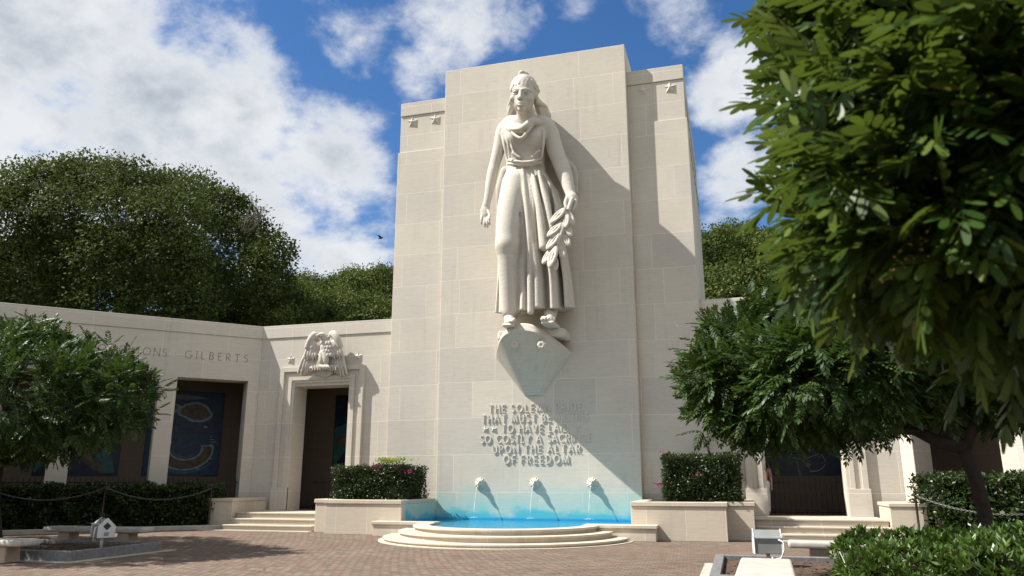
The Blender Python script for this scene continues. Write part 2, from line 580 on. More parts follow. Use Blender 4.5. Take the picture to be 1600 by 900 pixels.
# ------------------------------------------------------------------ distance-field sculpting
class SDF:
    def __init__(s, lo, hi, h):
        s.lo = np.asarray(lo, float)
        s.h = h
        s.n = np.ceil((np.asarray(hi) - s.lo) / h).astype(int) + 1
        s.F = np.full(tuple(s.n), 1.0, np.float32)

    def _sub(s, a, b, m):
        i0 = np.clip(np.floor((np.minimum(a, b) - m - s.lo) / s.h).astype(int), 0, s.n - 1)
        i1 = np.clip(np.ceil((np.maximum(a, b) + m - s.lo) / s.h).astype(int) + 1, 1, s.n)
        sl = tuple(slice(p, q) for p, q in zip(i0, i1))
        ax = [s.lo[k] + s.h * np.arange(i0[k], i1[k]) for k in range(3)]
        return sl, np.meshgrid(*ax, indexing='ij', sparse=True)

    def _join(s, sl, d, k, sub=False):
        f = s.F[sl]
        if sub:
            d = -d
            hh = np.maximum(k - np.abs(f - d), 0) / max(k, 1e-6)
            s.F[sl] = np.maximum(f, d) + hh * hh * k * .25
        else:
            hh = np.maximum(k - np.abs(f - d), 0) / max(k, 1e-6)
            s.F[sl] = np.minimum(f, d) - hh * hh * k * .25

    def cap(s, a, b, ra, rb=None, k=.05, sub=False, ys=1.0):
        rb = ra if rb is None else rb
        a = np.asarray(a, float); b = np.asarray(b, float)
        sl, (X, Y, Z) = s._sub(a, b, max(ra, rb) * max(1, ys) + k + 2 * s.h)
        if s.F[sl].size == 0:
            return
        ab = b - a
        L = ab @ ab + 1e-12
        t = np.clip(((X - a[0]) * ab[0] + (Y - a[1]) * ab[1] + (Z - a[2]) * ab[2]) / L, 0, 1)
        dx = X - a[0] - t * ab[0]; dy = (Y - a[1] - t * ab[1]) / ys; dz = Z - a[2] - t * ab[2]
        s._join(sl, np.sqrt(dx * dx + dy * dy + dz * dz) - (ra + (rb - ra) * t), k, sub)

    def chain(s, pts, rad, k=.05, sub=False, ys=1.0):
        P = np.array([np.asarray(p, float) for p in pts]); r = list(rad)
        # round the polyline off before sweeping it
        for _ in range(2):
            if len(P) > 2:
                q = [P[0]]; rr = [r[0]]
                for i in range(len(P) - 1):
                    q += [P[i] * .75 + P[i + 1] * .25, P[i] * .25 + P[i + 1] * .75]
                    rr += [r[i] * .75 + r[i + 1] * .25, r[i] * .25 + r[i + 1] * .75]
                q.append(P[-1]); rr.append(r[-1])
                P, r = np.array(q), rr
        sl, (X, Y, Z) = s._sub(P.min(0), P.max(0), max(r) * max(1, ys) + k + 2 * s.h)
        if s.F[sl].size == 0:
            return
        best = None
        for i in range(len(P) - 1):
            a, ab = P[i], P[i + 1] - P[i]
            L = ab @ ab + 1e-12
            t = np.clip(((X - a[0]) * ab[0] + (Y - a[1]) * ab[1] + (Z - a[2]) * ab[2]) / L, 0, 1)
            dx = X - a[0] - t * ab[0]; dy = (Y - a[1] - t * ab[1]) / ys; dz = Z - a[2] - t * ab[2]
            d = np.sqrt(dx * dx + dy * dy + dz * dz) - (r[i] + (r[i + 1] - r[i]) * t)
            best = d if best is None else np.minimum(best, d)
        s._join(sl, best, k, sub)

    def ell(s, c, r, k=.05, sub=False, ax=None):
        """ellipsoid; ax = 3x3 rows giving its own axes"""
        c = np.asarray(c, float); r = np.asarray(r, float)
        m = r.max() + k + 2 * s.h
        sl, (X, Y, Z) = s._sub(c, c, m)
        if s.F[sl].size == 0:
            return
        x, y, z = X - c[0], Y - c[1], Z - c[2]
        if ax is not None:
            A = np.asarray(ax, float)
            x, y, z = (A[i][0] * x + A[i][1] * y + A[i][2] * z for i in range(3))
        k0 = np.sqrt((x / r[0]) ** 2 + (y / r[1]) ** 2 + (z / r[2]) ** 2)
        k1 = np.sqrt((x / r[0] ** 2) ** 2 + (y / r[1] ** 2) ** 2 + (z / r[2] ** 2) ** 2) + 1e-6
        s._join(sl, k0 * (k0 - 1) / k1, k, sub)

    def box(s, lo, hi, k=.02, sub=False, rd=.0):
        lo = np.asarray(lo, float); hi = np.asarray(hi, float)
        sl, (X, Y, Z) = s._sub(lo, hi, k + 2 * s.h)
        c = (lo + hi) / 2; e = (hi - lo) / 2 - rd
        qx, qy, qz = np.abs(X - c[0]) - e[0], np.abs(Y - c[1]) - e[1], np.abs(Z - c[2]) - e[2]
        d = np.sqrt(np.maximum(qx, 0) ** 2 + np.maximum(qy, 0) ** 2 + np.maximum(qz, 0) ** 2) + np.minimum(np.maximum(qx, np.maximum(qy, qz)), 0) - rd
        s._join(sl, d, k, sub)

    def grid(s):
        ax = [s.lo[k] + s.h * np.arange(s.n[k]) for k in range(3)]
        return np.meshgrid(*ax, indexing='ij', sparse=True)

    def mesh(s, name, offset):
        F = s.F
        for a in range(3):
            ix = [slice(None)] * 3
            for e in (0, -1):
                ix[a] = e
                F[tuple(ix)] = np.maximum(F[tuple(ix)], .5 * s.h)
        I = F < 0
        cnt = np.zeros(tuple(s.n - 1), np.uint8)
        for dx in (0, 1):
            for dy in (0, 1):
                for dz in (0, 1):
                    cnt += I[dx:s.n[0] - 1 + dx, dy:s.n[1] - 1 + dy, dz:s.n[2] - 1 + dz]
        act = np.argwhere((cnt > 0) & (cnt < 8))
        idx = np.full(tuple(s.n - 1), -1, np.int32)
        idx[tuple(act.T)] = np.arange(len(act))
        corner = np.array([(x, y, z) for x in (0, 1) for y in (0, 1) for z in (0, 1)])
        vals = np.stack([F[tuple((act + c).T)] for c in corner], 1)
        pos = np.zeros((len(act), 3)); num = np.zeros(len(act))
        for i in range(8):
            for j in range(i + 1, 8):
                if np.abs(corner[i] - corner[j]).sum() == 1:
                    a, b = vals[:, i], vals[:, j]
                    m = (a < 0) != (b < 0)
                    t = np.where(m, a / np.where(m, a - b, 1), 0)
                    pos += np.where(m[:, None], corner[i] + t[:, None] * (corner[j] - corner[i]), 0)
                    num += m
        V = s.lo + s.h * (act + pos / num[:, None])
        quads = []
        for a in range(3):
            b, c = (a + 1) % 3, (a + 2) % 3
            s0 = [slice(None)] * 3; s1 = [slice(None)] * 3
            s0[a] = slice(0, -1); s1[a] = slice(1, None)
            A, B = I[tuple(s0)], I[tuple(s1)]
            e = np.argwhere(A != B)
            e = e[(e[:, b] > 0) & (e[:, c] > 0) & (e[:, b] < s.n[b] - 1) & (e[:, c] < s.n[c] - 1)]
            flip = ~A[tuple(e.T)]
            db = np.zeros(3, int); db[b] = 1
            dc = np.zeros(3, int); dc[c] = 1
            q = np.stack([idx[tuple((e - db - dc).T)], idx[tuple((e - dc).T)], idx[tuple(e.T)], idx[tuple((e - db).T)]], 1)
            q[flip] = q[flip][:, ::-1]
            quads.append(q)
        Q = np.concatenate(quads)
        Q = Q[(Q >= 0).all(1)]
        me = D.meshes.new(name)
        me.vertices.add(len(V)); me.vertices.foreach_set('co', (V - np.asarray(offset)).astype(np.float32).ravel())
        me.loops.add(Q.size); me.loops.foreach_set('vertex_index', Q.astype(np.int32).ravel())
        me.polygons.add(len(Q))
        me.polygons.foreach_set('loop_start', np.arange(len(Q), dtype=np.int32) * 4)
        me.polygons.foreach_set('loop_total', np.full(len(Q), 4, np.int32))
        me.update(calc_edges=True)
        return me

    def build(s, name, mat, parent):
        return link(name, s.mesh(name, base_of(parent)), mat, parent, smooth=True)


AX = -6.36          # axis of the monument
TY = 25.0           # front plane of the tower
PX = 1 / 41.0       # one photograph pixel on the tower, in metres

# ------------------------------------------------------------------ ground
g = MB()
g.add([(-400, -200, -.03), (400, -200, -.03), (400, 500, -.03), (-400, 500, -.03)], [(0, 1, 2, 3)])
props(g.build('ground', LAWN), kind='structure')
g = MB()
g.add([(-60, -25, 0), (45, -25, 0), (45, 34, 0), (-60, 34, 0)], [(0, 1, 2, 3)])
props(g.build('plaza', BRICK), kind='structure')

# far slopes that carry the trees behind the monument
def hill(name, cx, cy, rx, ry, hgt):
    n = 36
    xs = np.linspace(-1, 1, n)
    v, f = [], []
    for i, a in enumerate(xs):
        for j, b in enumerate(xs):
            r_ = math.hypot(a, b)
            z = hgt * max(0, math.cos(min(r_, 1) * math.pi / 2)) ** 1.2 + (.4 * math.sin(a * 9 + b * 7) if r_ < 1 else 0) - .3
            v.append((cx + a * rx, cy + b * ry, z))
    for i in range(n - 1):
        for j in range(n - 1):
            f.append((i * n + j, (i + 1) * n + j, (i + 1) * n + j + 1, i * n + j + 1))
    props(MB().add(v, f).build(name, LAWN, smooth=True), kind='structure')


hill('hills', -52, 108, 70, 40, 15)
hill('hills', 26, 104, 60, 38, 18)

# leaves blown on to the paving
n_ = 420
p_ = np.stack([rng.uniform(-18, 4, n_), rng.uniform(9, 22.5, n_), np.full(n_, .012)], 1)
p_ = p_[(p_[:, 0] + 6.36) ** 2 + (p_[:, 1] - 21.7) ** 2 > 14]
def _un(v): return v / np.linalg.norm(v, axis=1, keepdims=True)
d_ = _un(rng.normal(size=p_.shape) * [1, 1, .05]); s_ = _un(np.cross(np.array([0, 0, 1.]) + rng.normal(size=p_.shape) * .1, d_))
q_ = np.stack([p_, p_ + d_ * .04 + s_ * .018, p_ + d_ * .085 + [0, 0, .008], p_ + d_ * .04 - s_ * .018], 1)
FALLEN = leafmat('fallen_leaf', (.06, .04, .02), (.12, .08, .03), (.20, .15, .05), .8, .1, (.2, .15, .05), .2)
props(link('fallen_leaves', poly_mesh('fallen_leaves', [q_]), FALLEN), kind='stuff')

# ------------------------------------------------------------------ raised lettering
ARC = lambda cx, cy, rx, ry, a0, a1, n=12: [(cx + rx * math.cos(R(a0 + (a1 - a0) * i / n)), cy + ry * math.sin(R(a0 + (a1 - a0) * i / n))) for i in range(n + 1)]
GLYPH = {
    'T': (.62, [[(0, 1), (.62, 1)], [(.31, 1), (.31, 0)]]),
    'H': (.64, [[(0, 0), (0, 1)], [(.64, 0), (.64, 1)], [(0, .52), (.64, .52)]]),
    'E': (.46, [[(.46, 1), (0, 1), (0, 0), (.46, 0)], [(0, .52), (.40, .52)]]),
    'F': (.46, [[(.46, 1), (0, 1), (0, 0)], [(0, .52), (.40, .52)]]),
    'L': (.44, [[(0, 1), (0, 0), (.44, 0)]]),
    'I': (.02, [[(.01, 0), (.01, 1)]]),
    'O': (.88, [ARC(.44, .5, .44, .5, 0, 360, 22)]),
    'C': (.74, [ARC(.44, .5, .44, .5, 48, 312, 16)]),
    'G': (.82, [ARC(.44, .5, .44, .5, 50, 352, 16) + [(.52, .44)]]),
    'D': (.68, [[(0, 0), (0, 1), (.22, 1)] + ARC(.22, .5, .46, .5, 90, -90, 12)[1:] + [(0, 0)]]),
    'S': (.48, [ARC(.24, .755, .22, .245, 40, 250, 10) + ARC(.25, .255, .23, .255, 80, -140, 12)]),
    'P': (.48, [[(0, 0), (0, 1), (.2, 1)] + ARC(.2, .73, .28, .27, 90, -90, 8)[1:] + [(0, .46)]]),
    'R': (.52, [[(0, 0), (0, 1), (.2, 1)] + ARC(.2, .73, .28, .27, 90, -90, 8)[1:] + [(0, .46)], [(.2, .46), (.52, 0)]]),
    'B': (.50, [[(0, 0), (0, 1), (.2, 1)] + ARC(.2, .76, .24, .24, 90, -90, 8)[1:] + [(0, .52)], [(.2, .52)] + ARC(.22, .26, .28, .26, 90, -90, 8)[1:] + [(0, 0)]]),
    'U': (.62, [[(0, 1), (0, .31)] + ARC(.31, .31, .31, .31, 180, 360, 10)[1:] + [(.62, 1)]]),
    'N': (.70, [[(0, 0), (0, 1)], [(0, 1), (.70, 0)], [(.70, 0), (.70, 1)]]),
    'M': (.86, [[(0, 0), (.1, 1)], [(.1, 1), (.43, .05)], [(.43, .05), (.76, 1)], [(.76, 1), (.86, 0)]]),
    'A': (.76, [[(0, 0), (.38, 1)], [(.38, 1), (.76, 0)], [(.15, .36), (.61, .36)]]),
    'V': (.74, [[(0, 1), (.37, 0)], [(.37, 0), (.74, 1)]]),
    'Y': (.68, [[(0, 1), (.34, .48)], [(.68, 1), (.34, .48)], [(.34, .48), (.34, 0)]]),
    '-': (.30, [[(.08, .5), (.22, .5)]]),
    '*': (1.0, []),
}


def ribbon(pts, w):
    """outline of a stroke of width w along pts, with mitred joints"""
    pts = [np.array(p, float) for p in pts]
    closed = np.linalg.norm(pts[0] - pts[-1]) < 1e-6 and len(pts) > 2
    L, Rr = [], []
    n = len(pts)
    for i in range(n):
        a = pts[i] - pts[i - 1] if i > 0 else (pts[i] - pts[n - 2] if closed else pts[1] - pts[0])
        b = pts[i + 1] - pts[i] if i < n - 1 else (pts[1] - pts[0] if closed else pts[i] - pts[i - 1])
        a = a / np.linalg.norm(a); b = b / np.linalg.norm(b)
        t = a + b
        t /= np.linalg.norm(t)
        nn = np.array([-t[1], t[0]])
        m = min(1 / max(.4, nn @ np.array([-a[1], a[0]])), 2)
        L.append(pts[i] + nn * w / 2 * m); Rr.append(pts[i] - nn * w / 2 * m)
    return L, Rr


def letters(mb, text, x0, x1, zb, cap, o, u, w, n, depth, stroke=.14, serif=False, gap=.34, space=.62, wscale=1.0):
    total = 0
    widths = [GLYPH[c][0] * wscale if c != ' ' else space for c in text]
    nat = sum(widths) * cap
    slots = sum(1 for a, b in zip(text, text[1:]) if a != ' ' and b != ' ')
    gap_m = (x1 - x0 - nat) / max(1, slots) if x1 is not None else gap * cap
    x = x0
    j = 0
    stars = []
    for i, c in enumerate(text):
        if c == ' ':
            x += space * cap
            continue
        wd, strokes = GLYPH[c]
        wd *= wscale
        strokes = [[(a * wscale, b) for a, b in s_] for s_ in strokes]
        if c == '*':
            stars.append((x + .5 * cap, zb + .5 * cap))
        st = list(strokes)
        if serif:
            for s_ in strokes:
                if c in 'ILEFTHNBRP' and len(s_[0]) == 2:
                    for e in (s_[0], s_[-1]):
                        if e[1] in (0, 1) and abs(s_[0][0] - s_[-1][0]) < .05 and len(s_) == 2:
                            st.append([(e[0] - .1, e[1]), (e[0] + .1, e[1])])
        for s_ in st:
            j += 1
            pts = [(x + a * cap, zb + b * cap) for a, b in s_]
            L, Rr = ribbon(pts, stroke * cap)
            dep = depth + .0006 * (j % 7)
            O = np.asarray(o, float)
            def P3(q, d): return O + u * q[0] + w * q[1] + n * d
            m = len(pts)
            vs = [P3(q, -.02) for q in L] + [P3(q, -.02) for q in Rr] + [P3(q, dep) for q in L] + [P3(q, dep) for q in Rr]
            fs = []
            for i2 in range(m - 1):
                fs.append((2 * m + i2, 3 * m + i2, 3 * m + i2 + 1, 2 * m + i2 + 1))
                fs.append((i2, 2 * m + i2, 2 * m + i2 + 1, i2 + 1))
                fs.append((m + i2, m + i2 + 1, 3 * m + i2 + 1, 3 * m + i2))
            fs.append((0, m, 3 * m, 2 * m)); fs.append((m - 1, 3 * m - 1, 4 * m - 1, 2 * m - 1))
            mb.add(vs, fs)
        x += wd * cap
        if i + 1 < len(text) and text[i + 1] != ' ':
            x += gap_m
    return stars


def star_mesh(mb, c, r, n, u, w, depth):
    c, n, u, w = (np.asarray(q, float) for q in (c, n, u, w))
    ring = []
    for i in range(10):
        rr = r if i % 2 == 0 else r * .40
        a = R(90 + 36 * i)
        ring.append(c + u * rr * math.cos(a) + w * rr * math.sin(a))
    v = ring + [c + n * depth, c - n * .02]
    sgn = np.cross(u, w) @ n > 0
    f = []
    for i in range(10):
        j = (i + 1) % 10
        f.append((i, j, 10) if sgn else (j, i, 10))
        f.append((j, i, 11) if sgn else (i, j, 11))
    mb.add(v, f)


# ------------------------------------------------------------------ the tower
XF, YF, ZF = np.array([1., 0, 0]), np.array([0, -1., 0]), np.array([0, 0, 1.])
T = thing('memorial_tower', (AX, 29, 0), 'tall pale travertine tower with stepped sides behind the giant statue', 'tower')
MB().box(AX - 3.445, AX + 3.445, TY, TY + 9.5, 0, 16.94).build('central_shaft', STONE_POOL, T, .015)
for s_ in (-1, 1):
    a, b = sorted((AX + s_ * 3.445, AX + s_ * 5.49))
    m = MB().box(a, b, TY + .36, TY + 9.3, 0, 13.93)
    a2, b2 = sorted((AX + s_ * 3.445, AX + s_ * 5.44))
    m.box(a2, b2, TY + .41, TY + 9.25, 13.93, 15.47)
    m.build('side_wing', STONE, T, .012)
    MB().box(a2, b2, TY + .37, TY + 9.28, 15.47, 16.02).build('cornice_band', STONE, T, .01)
    for q in (4.0, 4.95):
        m = MB()
        star_mesh(m, (AX + s_ * q, TY + .41, 15.19), .25, YF, XF, ZF, .09)
        m.build('star', LETTER, T)
for i in range(9):
    m = MB().box(AX + 5.49, AX + 5.497, TY + 1.2 + i * .85, TY + 1.5 + i * .85, 13.1, 13.5)
    m.build('vent', BLACK, T)
    MB().box(AX + 5.44, AX + 5.447, TY + 1.2 + i * .85, TY + 1.5 + i * .85, 14.7, 15.1).build('vent', BLACK, T)
for x, h_ in ((AX - 1.85, .12), (AX - 1.78, .16), (AX + 2.55, .4)):
    MB().tube([(x, TY + .35, 16.9), (x, TY + .35, 16.94 + h_)], .012, 6).build('lightning_rod', IRON, T)
LINES = [('THE SOLEMN PRIDE', -7.97, -4.74), ('THAT MUST BE YOURS', -8.22, -4.52), ('** TO HAVE LAID **', -8.22, -4.50),
         ('SO COSTLY A SACRIFICE', -8.26, -4.45), ('UPON THE ALTAR', -7.82, -4.83), ('OF FREEDOM', -7.44, -5.22)]
m = MB()
stars = []
for i, (tx, a, b) in enumerate(LINES):
    stars += letters(m, tx, a + .02, b - .02, 4.07 - .247 - i * .336, .247, (0, TY, 0), XF, ZF, YF, .032, .125, space=.86, wscale=.84)
insc = m.build('inscription', LETTER, T)
for x, z in stars:
    m = MB()
    star_mesh(m, (x, TY, z), .125, YF, XF, ZF, .06)
    m.build('star', LETTER, insc)

# ------------------------------------------------------------------ the galleries either side
HALF = math.sqrt(.5)


def wing_frame(side):
    """corner, direction away from the tower, normal into the court"""
    if side < 0:
        return np.array([-17.41, 25.65]), np.array([-HALF, -HALF]), np.array([HALF, -HALF])
    return np.array([4.69, 25.65]), np.array([HALF, -HALF]), np.array([-HALF, -HALF])


BAYS = [(.42, 2.9), (3.5, 6.0), (6.65, 9.15), (9.75, 12.25)]
TOP, CORN, LINT, FLOOR = 7.42, 6.93, 5.27, .55
DEPTH = 3.65


def wpt(side, t, n):
    c, d, q = wing_frame(side)
    return tuple(c + d * t + q * n)


def wbox(mb, side, t0, t1, n0, n1, z0, z1):
    mb.prism([wpt(side, t0, n0), wpt(side, t1, n0), wpt(side, t1, n1), wpt(side, t0, n1)], z0, z1)


def wrect(mb, side, pts_t, z0, z1):
    mb.prism(pts_t, z0, z1)


DOORC = {-1: -14.70, 1: 1.98}


def gallery(side):
    nm = 'left' if side < 0 else 'right'
    c, d, q = wing_frame(side)
    lab = ('shaded travertine gallery with carved place names left of the tower' if side < 0 else
           'sunlit travertine gallery behind the trees right of the tower')
    G = thing('gallery_building', (c[0], c[1], 0), lab, 'gallery', 'galleries flanking the tower')
    tower_x = AX + side * 5.47
    dc = DOORC[side]
    o0, o1 = dc - 1.14, dc + 1.14
    m = MB()
    lo, hi = sorted((c[0], tower_x))
    m.box(lo, o0, 25.65, 26.5, 0, CORN)
    m.box(o1, hi, 25.65, 26.5, 0, CORN)
    m.box(o0, o1, 25.65, 26.5, 5.04, CORN)
    m.build('front_wall', STONE, G)
    # the wedge that fills the angle between both walls
    back = wpt(side, 0, -.85)
    MB().prism([(c[0], c[1] + .002), (c[0] + 0, 26.5), back], 0, TOP - .05).build('corner_pier', STONE, G)
    m = MB()
    m.box(lo, hi, 25.615, 26.5, CORN, TOP)
    wbox(m, side, .02, 14, .035, -.85, CORN, TOP)
    m.build('cornice_band', STONE, G, .008)
    # the wing, bay by bay
    edges = [0.0] + [e for b in BAYS for e in b] + [14.0]
    for i in range(0, len(edges), 2):
        m = MB()
        wbox(m, side, edges[i], edges[i + 1], 0, -.85, 0, LINT)
        m.build('pillar', STONE, G, .012)
    m = MB()
    wbox(m, side, 0, 14, 0, -.85, LINT, CORN)
    m.build('header', STONE, G, .01)
    sh = DEPTH * math.tan(R(22.5))
    bc = (c[0] + side * sh, 25.65 + DEPTH)
    # floor, back walls, roof
    fl = [(tower_x, 26.0), (tower_x, bc[1]), bc, wpt(side, 14, -DEPTH), wpt(side, 14, -.02), wpt(side, .1, -.02), (c[0], 26.0)]
    MB().prism(fl, 0, FLOOR).build('floor_slab', FLOORTILE, G)
    m = MB()
    m.prism([(o0 + .003, 25.66), (o1 - .003, 25.66), (o1 - .003, 26.0), (o0 + .003, 26.0)], 0, FLOOR)
    m.build('threshold', STONE_STEP, G)
    th = .3
    bo = (c[0] + side * (DEPTH + th) * math.tan(R(22.5)), bc[1] + th)
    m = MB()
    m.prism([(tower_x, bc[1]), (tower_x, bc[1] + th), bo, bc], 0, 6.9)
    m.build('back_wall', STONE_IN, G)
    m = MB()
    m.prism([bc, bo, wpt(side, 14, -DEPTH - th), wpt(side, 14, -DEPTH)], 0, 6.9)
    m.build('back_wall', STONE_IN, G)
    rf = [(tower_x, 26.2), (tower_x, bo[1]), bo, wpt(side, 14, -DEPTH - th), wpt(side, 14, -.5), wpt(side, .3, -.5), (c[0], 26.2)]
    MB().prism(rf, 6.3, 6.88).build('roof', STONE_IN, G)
    m = MB()
    wbox(m, side, 14.0, 14.3, 0, -DEPTH, 0, TOP)
    m.build('end_wall', STONE, G)
    # door surround: an outer frame, a sunk panel and an inner band
    m = MB()
    fr = 25.65
    def frame(x0, x1, zt, wdt, y):
        m.box(x0, x0 + wdt, y, fr, FLOOR, zt)
        m.box(x1 - wdt, x1, y, fr, FLOOR, zt)
        m.box(x0 + wdt, x1 - wdt, y, fr, zt - wdt, zt)
    frame(dc - 1.74, dc + 1.74, 5.75, .17, fr - .13)
    frame(dc - 1.57, dc + 1.57, 5.58, .19, fr - .045)
    frame(dc - 1.38, dc + 1.38, 5.39, .14, fr - .10)
    frame(dc - 1.24, dc + 1.24, 5.25, .10, fr - .06)
    for a, b in ((dc - 1.78, dc - 1.14), (dc + 1.14, dc + 1.78)):
        m.box(a, b, fr - .15, fr, FLOOR, 1.35)
    sur = m.build('door_surround', STONE, G, .006)
    for sx in (-1.42, 1.42):
        m = MB()
        star_mesh(m, (dc + sx, 25.65, 6.08), .19, YF, XF, ZF, .075)
        m.build('star', LETTER, G)
    if side < 0:
        # carved name of a campaign on the lintel
        m = MB()
        u3 = np.array([-d[0], -d[1], 0])
        n3 = np.array([q[0], q[1], 0])
        for tx, t_r, t_l in (('GILBERTS', .50, 2.72), ('NS -', 3.02, None), ('SOLOMO', 3.90, 5.86)):
            if tx == 'NS -':
                letters(m, 'NS', -3.78, -3.36, 5.99, .27, (c[0], c[1], 0), u3, ZF, n3, .003, .085, True)
                letters(m, '-', -3.10, -3.0, 5.99, .27, (c[0], c[1], 0), u3, ZF, n3, .003, .085, True)
            else:
                letters(m, tx, -t_l, -t_r, 5.99, .27, (c[0], c[1], 0), u3, ZF, n3, .003, .085, True)
        m.build('lettering', LETTER_CUT, G)
    return G


GL = gallery(-1)
GR = gallery(1)

# iron railings
def railing(p0, p1, label, z0=FLOOR, h=.98):
    p0 = np.array(p0); p1 = np.array(p1)
    L = np.linalg.norm(p1 - p0)
    T_ = thing('iron_railing', (p0[0], p0[1], z0), label, 'railing', 'iron railings across the gallery openings')
    d = (p1 - p0) / L
    m = MB()
    for z in (.12, h):
        nn = np.array([-d[1], d[0]]) * .02
        m.prism([tuple(p0 + nn), tuple(p1 + nn), tuple(p1 - nn), tuple(p0 - nn)], z0 + z - .02, z0 + z + .02)
    m.build('rail', IRON, T_)
    n = int(L / .17)
    b0 = None
    for i in range(n + 1):
        p = d * L * (i + .5) / (n + 1)
        if b0 is None:
            b0 = MB().tube([(0, 0, 0), (0, 0, h + .1), (0, 0, h + .17)], [.013, .013, .002], 6).build('baluster', IRON)
            b0.parent = T_
        else:
            b0 = clone(b0, T_)
        b0.location = (p[0], p[1], 0)
    return T_


rl = ['black iron railing in the bay beneath the carved GILBERTS', 'black iron railing in the second bay from the left doorway, under the tree',
      'black iron railing in the leftmost shaded bay behind the tree']
for i in range(3):
    railing(wpt(-1, BAYS[i][0], -.3), wpt(-1, BAYS[i][1], -.3), rl[i])
railing(wpt(1, BAYS[0][0], -.3), wpt(1, BAYS[0][1], -.3), 'black iron railing in the open bay behind the right hedge')
railing((DOORC[-1] - 1.12, 27.3), (DOORC[-1] + 1.12, 27.3), 'black iron railing inside the doorway under the eagle')
railing((DOORC[1] - 1.12, 27.3), (DOORC[1] + 1.12, 27.3), 'black iron railing inside the doorway on the right')

# mosaic maps on the rear walls
def mosaic(o, u, n, w_, z0, z1, style, label):
    o, u, n = (np.asarray(v, float) for v in (o, u, n))
    T_ = thing('mosaic_map', (o[0], o[1], z0), label, 'map', 'mosaic maps on the gallery walls')
    O = np.array([o[0], o[1], 0])
    h = z1 - z0
    def pl(name, pts, mat, d0, d1):
        MB().plate([(a * w_, z0 + b * h) for a, b in pts], O, u, ZF, n, d0, d1).build(name, mat, T_)
    R4 = lambda a, b, c, d_: [(a, c), (b, c), (b, d_), (a, d_)]
    pl('frame', R4(-.02, 1.02, -.015, 1.015), MAP_DEEP, .01, .03)
    def blob(cx, cy, rx, ry, seed, n_=40, k_=.18):
        r2 = random.Random(seed)
        ph = [r2.random() * 6.3 for _ in range(5)]
        return [(cx + rx * math.cos(a) * (1 + k_ * sum(math.sin((i + 2) * a + ph[i]) / (i + 1.5) for i in range(5))),
                 cy + ry * math.sin(a) * (1 + k_ * sum(math.cos((i + 2) * a + ph[i]) / (i + 1.5) for i in range(5)))) for a in np.arange(n_) * 2 * math.pi / n_]
    def cres(cx, cy, r0, r1, a0, a1, s_=1.0):
        p = ARC(cx, cy, r0, r0 * .62, a0, a1, 18)
        return p + ARC(cx + .012, cy + .02, r1, r1 * .62, a1, a0, 18)
    if style == 'atoll':
        pl('lower_panel', R4(0, 1, 0, .50), MAP_BLUE, .03, .045)
        pl('upper_panel', R4(0, 1, .515, 1), MAP_BLUE, .03, .045)
        pl('surf', cres(.52, .30, .405, .215, 150, 375), MAP_SURF, .045, .05)
        pl('island', cres(.52, .30, .375, .245, 156, 370), MAP_LAND, .05, .056)
        pl('surf', blob(.62, .76, .215, .125, 3), MAP_SURF, .045, .05)
        pl('island', blob(.62, .76, .18, .10, 3), MAP_LAND, .05, .056)
        pl('surf', blob(.18, .80, .20, .10, 8), MAP_SURF, .045, .05)
        pl('island', blob(.18, .80, .165, .078, 8), MAP_LAND, .05, .056)
        for a, b, c_, d_ in ((.86, .96, .60, .66), (.86, .96, .68, .74), (.05, .15, .32, .46), (.4, .62, .535, .55)):
            pl('legend', R4(a, b, c_, d_), MAP_DEEP, .045, .052)
        for i in range(5):
            pl('legend_line', R4(.86, .86 + .02 + .018 * ((i * 7) % 5), .455 - .03 * i, .463 - .03 * i), MAP_SURF, .045, .049)
            pl('legend_line', R4(.05, .07 + .016 * ((i * 3) % 5), .29 - .02 * i, .296 - .02 * i), MAP_SURF, .045, .049)
        for i, (x_, y_) in enumerate(((.10, .6), (.3, .57), (.78, .58), (.3, .12), (.72, .08), (.88, .2))):
            pl('islet', blob(x_, y_, .03, .012, 40 + i), MAP_SURF, .045, .049)
        pl('current', cres(.52, .30, .46, .452, 140, 380), MAP_TEAL, .045, .048)
        pl('current', cres(.52, .30, .17, .163, 160, 365), MAP_TEAL, .045, .048)
        pl('cloud_scroll', blob(.45, .94, .3, .025, 11), PAPER, .045, .05)
    elif style == 'strait':
        pl('sea', R4(0, 1, 0, 1), MAP_DEEP, .03, .045)
        pl('shallows', [(0, .02), (0, .55), (.2, .62), (.45, .50), (.7, .38), (.92, .2), (.97, .02), (.8, .02), (.5, .2), (.2, .22)], MAP_TEAL, .045, .05)
        pl('island', [(.02, .34), (.06, .44), (.3, .46), (.6, .3), (.83, .06), (.72, .05), (.48, .2), (.25, .3)], MAP_LAND, .05, .056)
        pl('surf', [(.45, .95), (.55, .8), (.8, .6), (.95, .5), (.95, .47), (.78, .54), (.5, .76), (.4, .95)], MAP_SURF, .05, .054)
        pl('legend', R4(.74, .94, .44, .58), MAP_BLUE, .05, .055)
    else:
        pl('sea', R4(0, 1, 0, 1), MAP_DEEP, .03, .045)
        for s_ in range(7):
            cx, cy = .08 + .14 * s_, .12 + .10 * ((s_ * 3) % 4)
            pl('surf', blob(cx, cy, .12, .075, 20 + s_, 40, .45), MAP_SURF, .045, .05)
            pl('island', blob(cx, cy, .112, .068, 20 + s_, 40, .45), MAP_DEEP, .05, .056)
        pl('legend', R4(.86, .97, .32, .42), PAPER, .045, .052)
        pl('legend', R4(.86, .97, .46, .56), PAPER, .045, .052)
        pl('legend', R4(.60, .74, .32, .44), PAPER, .045, .052)


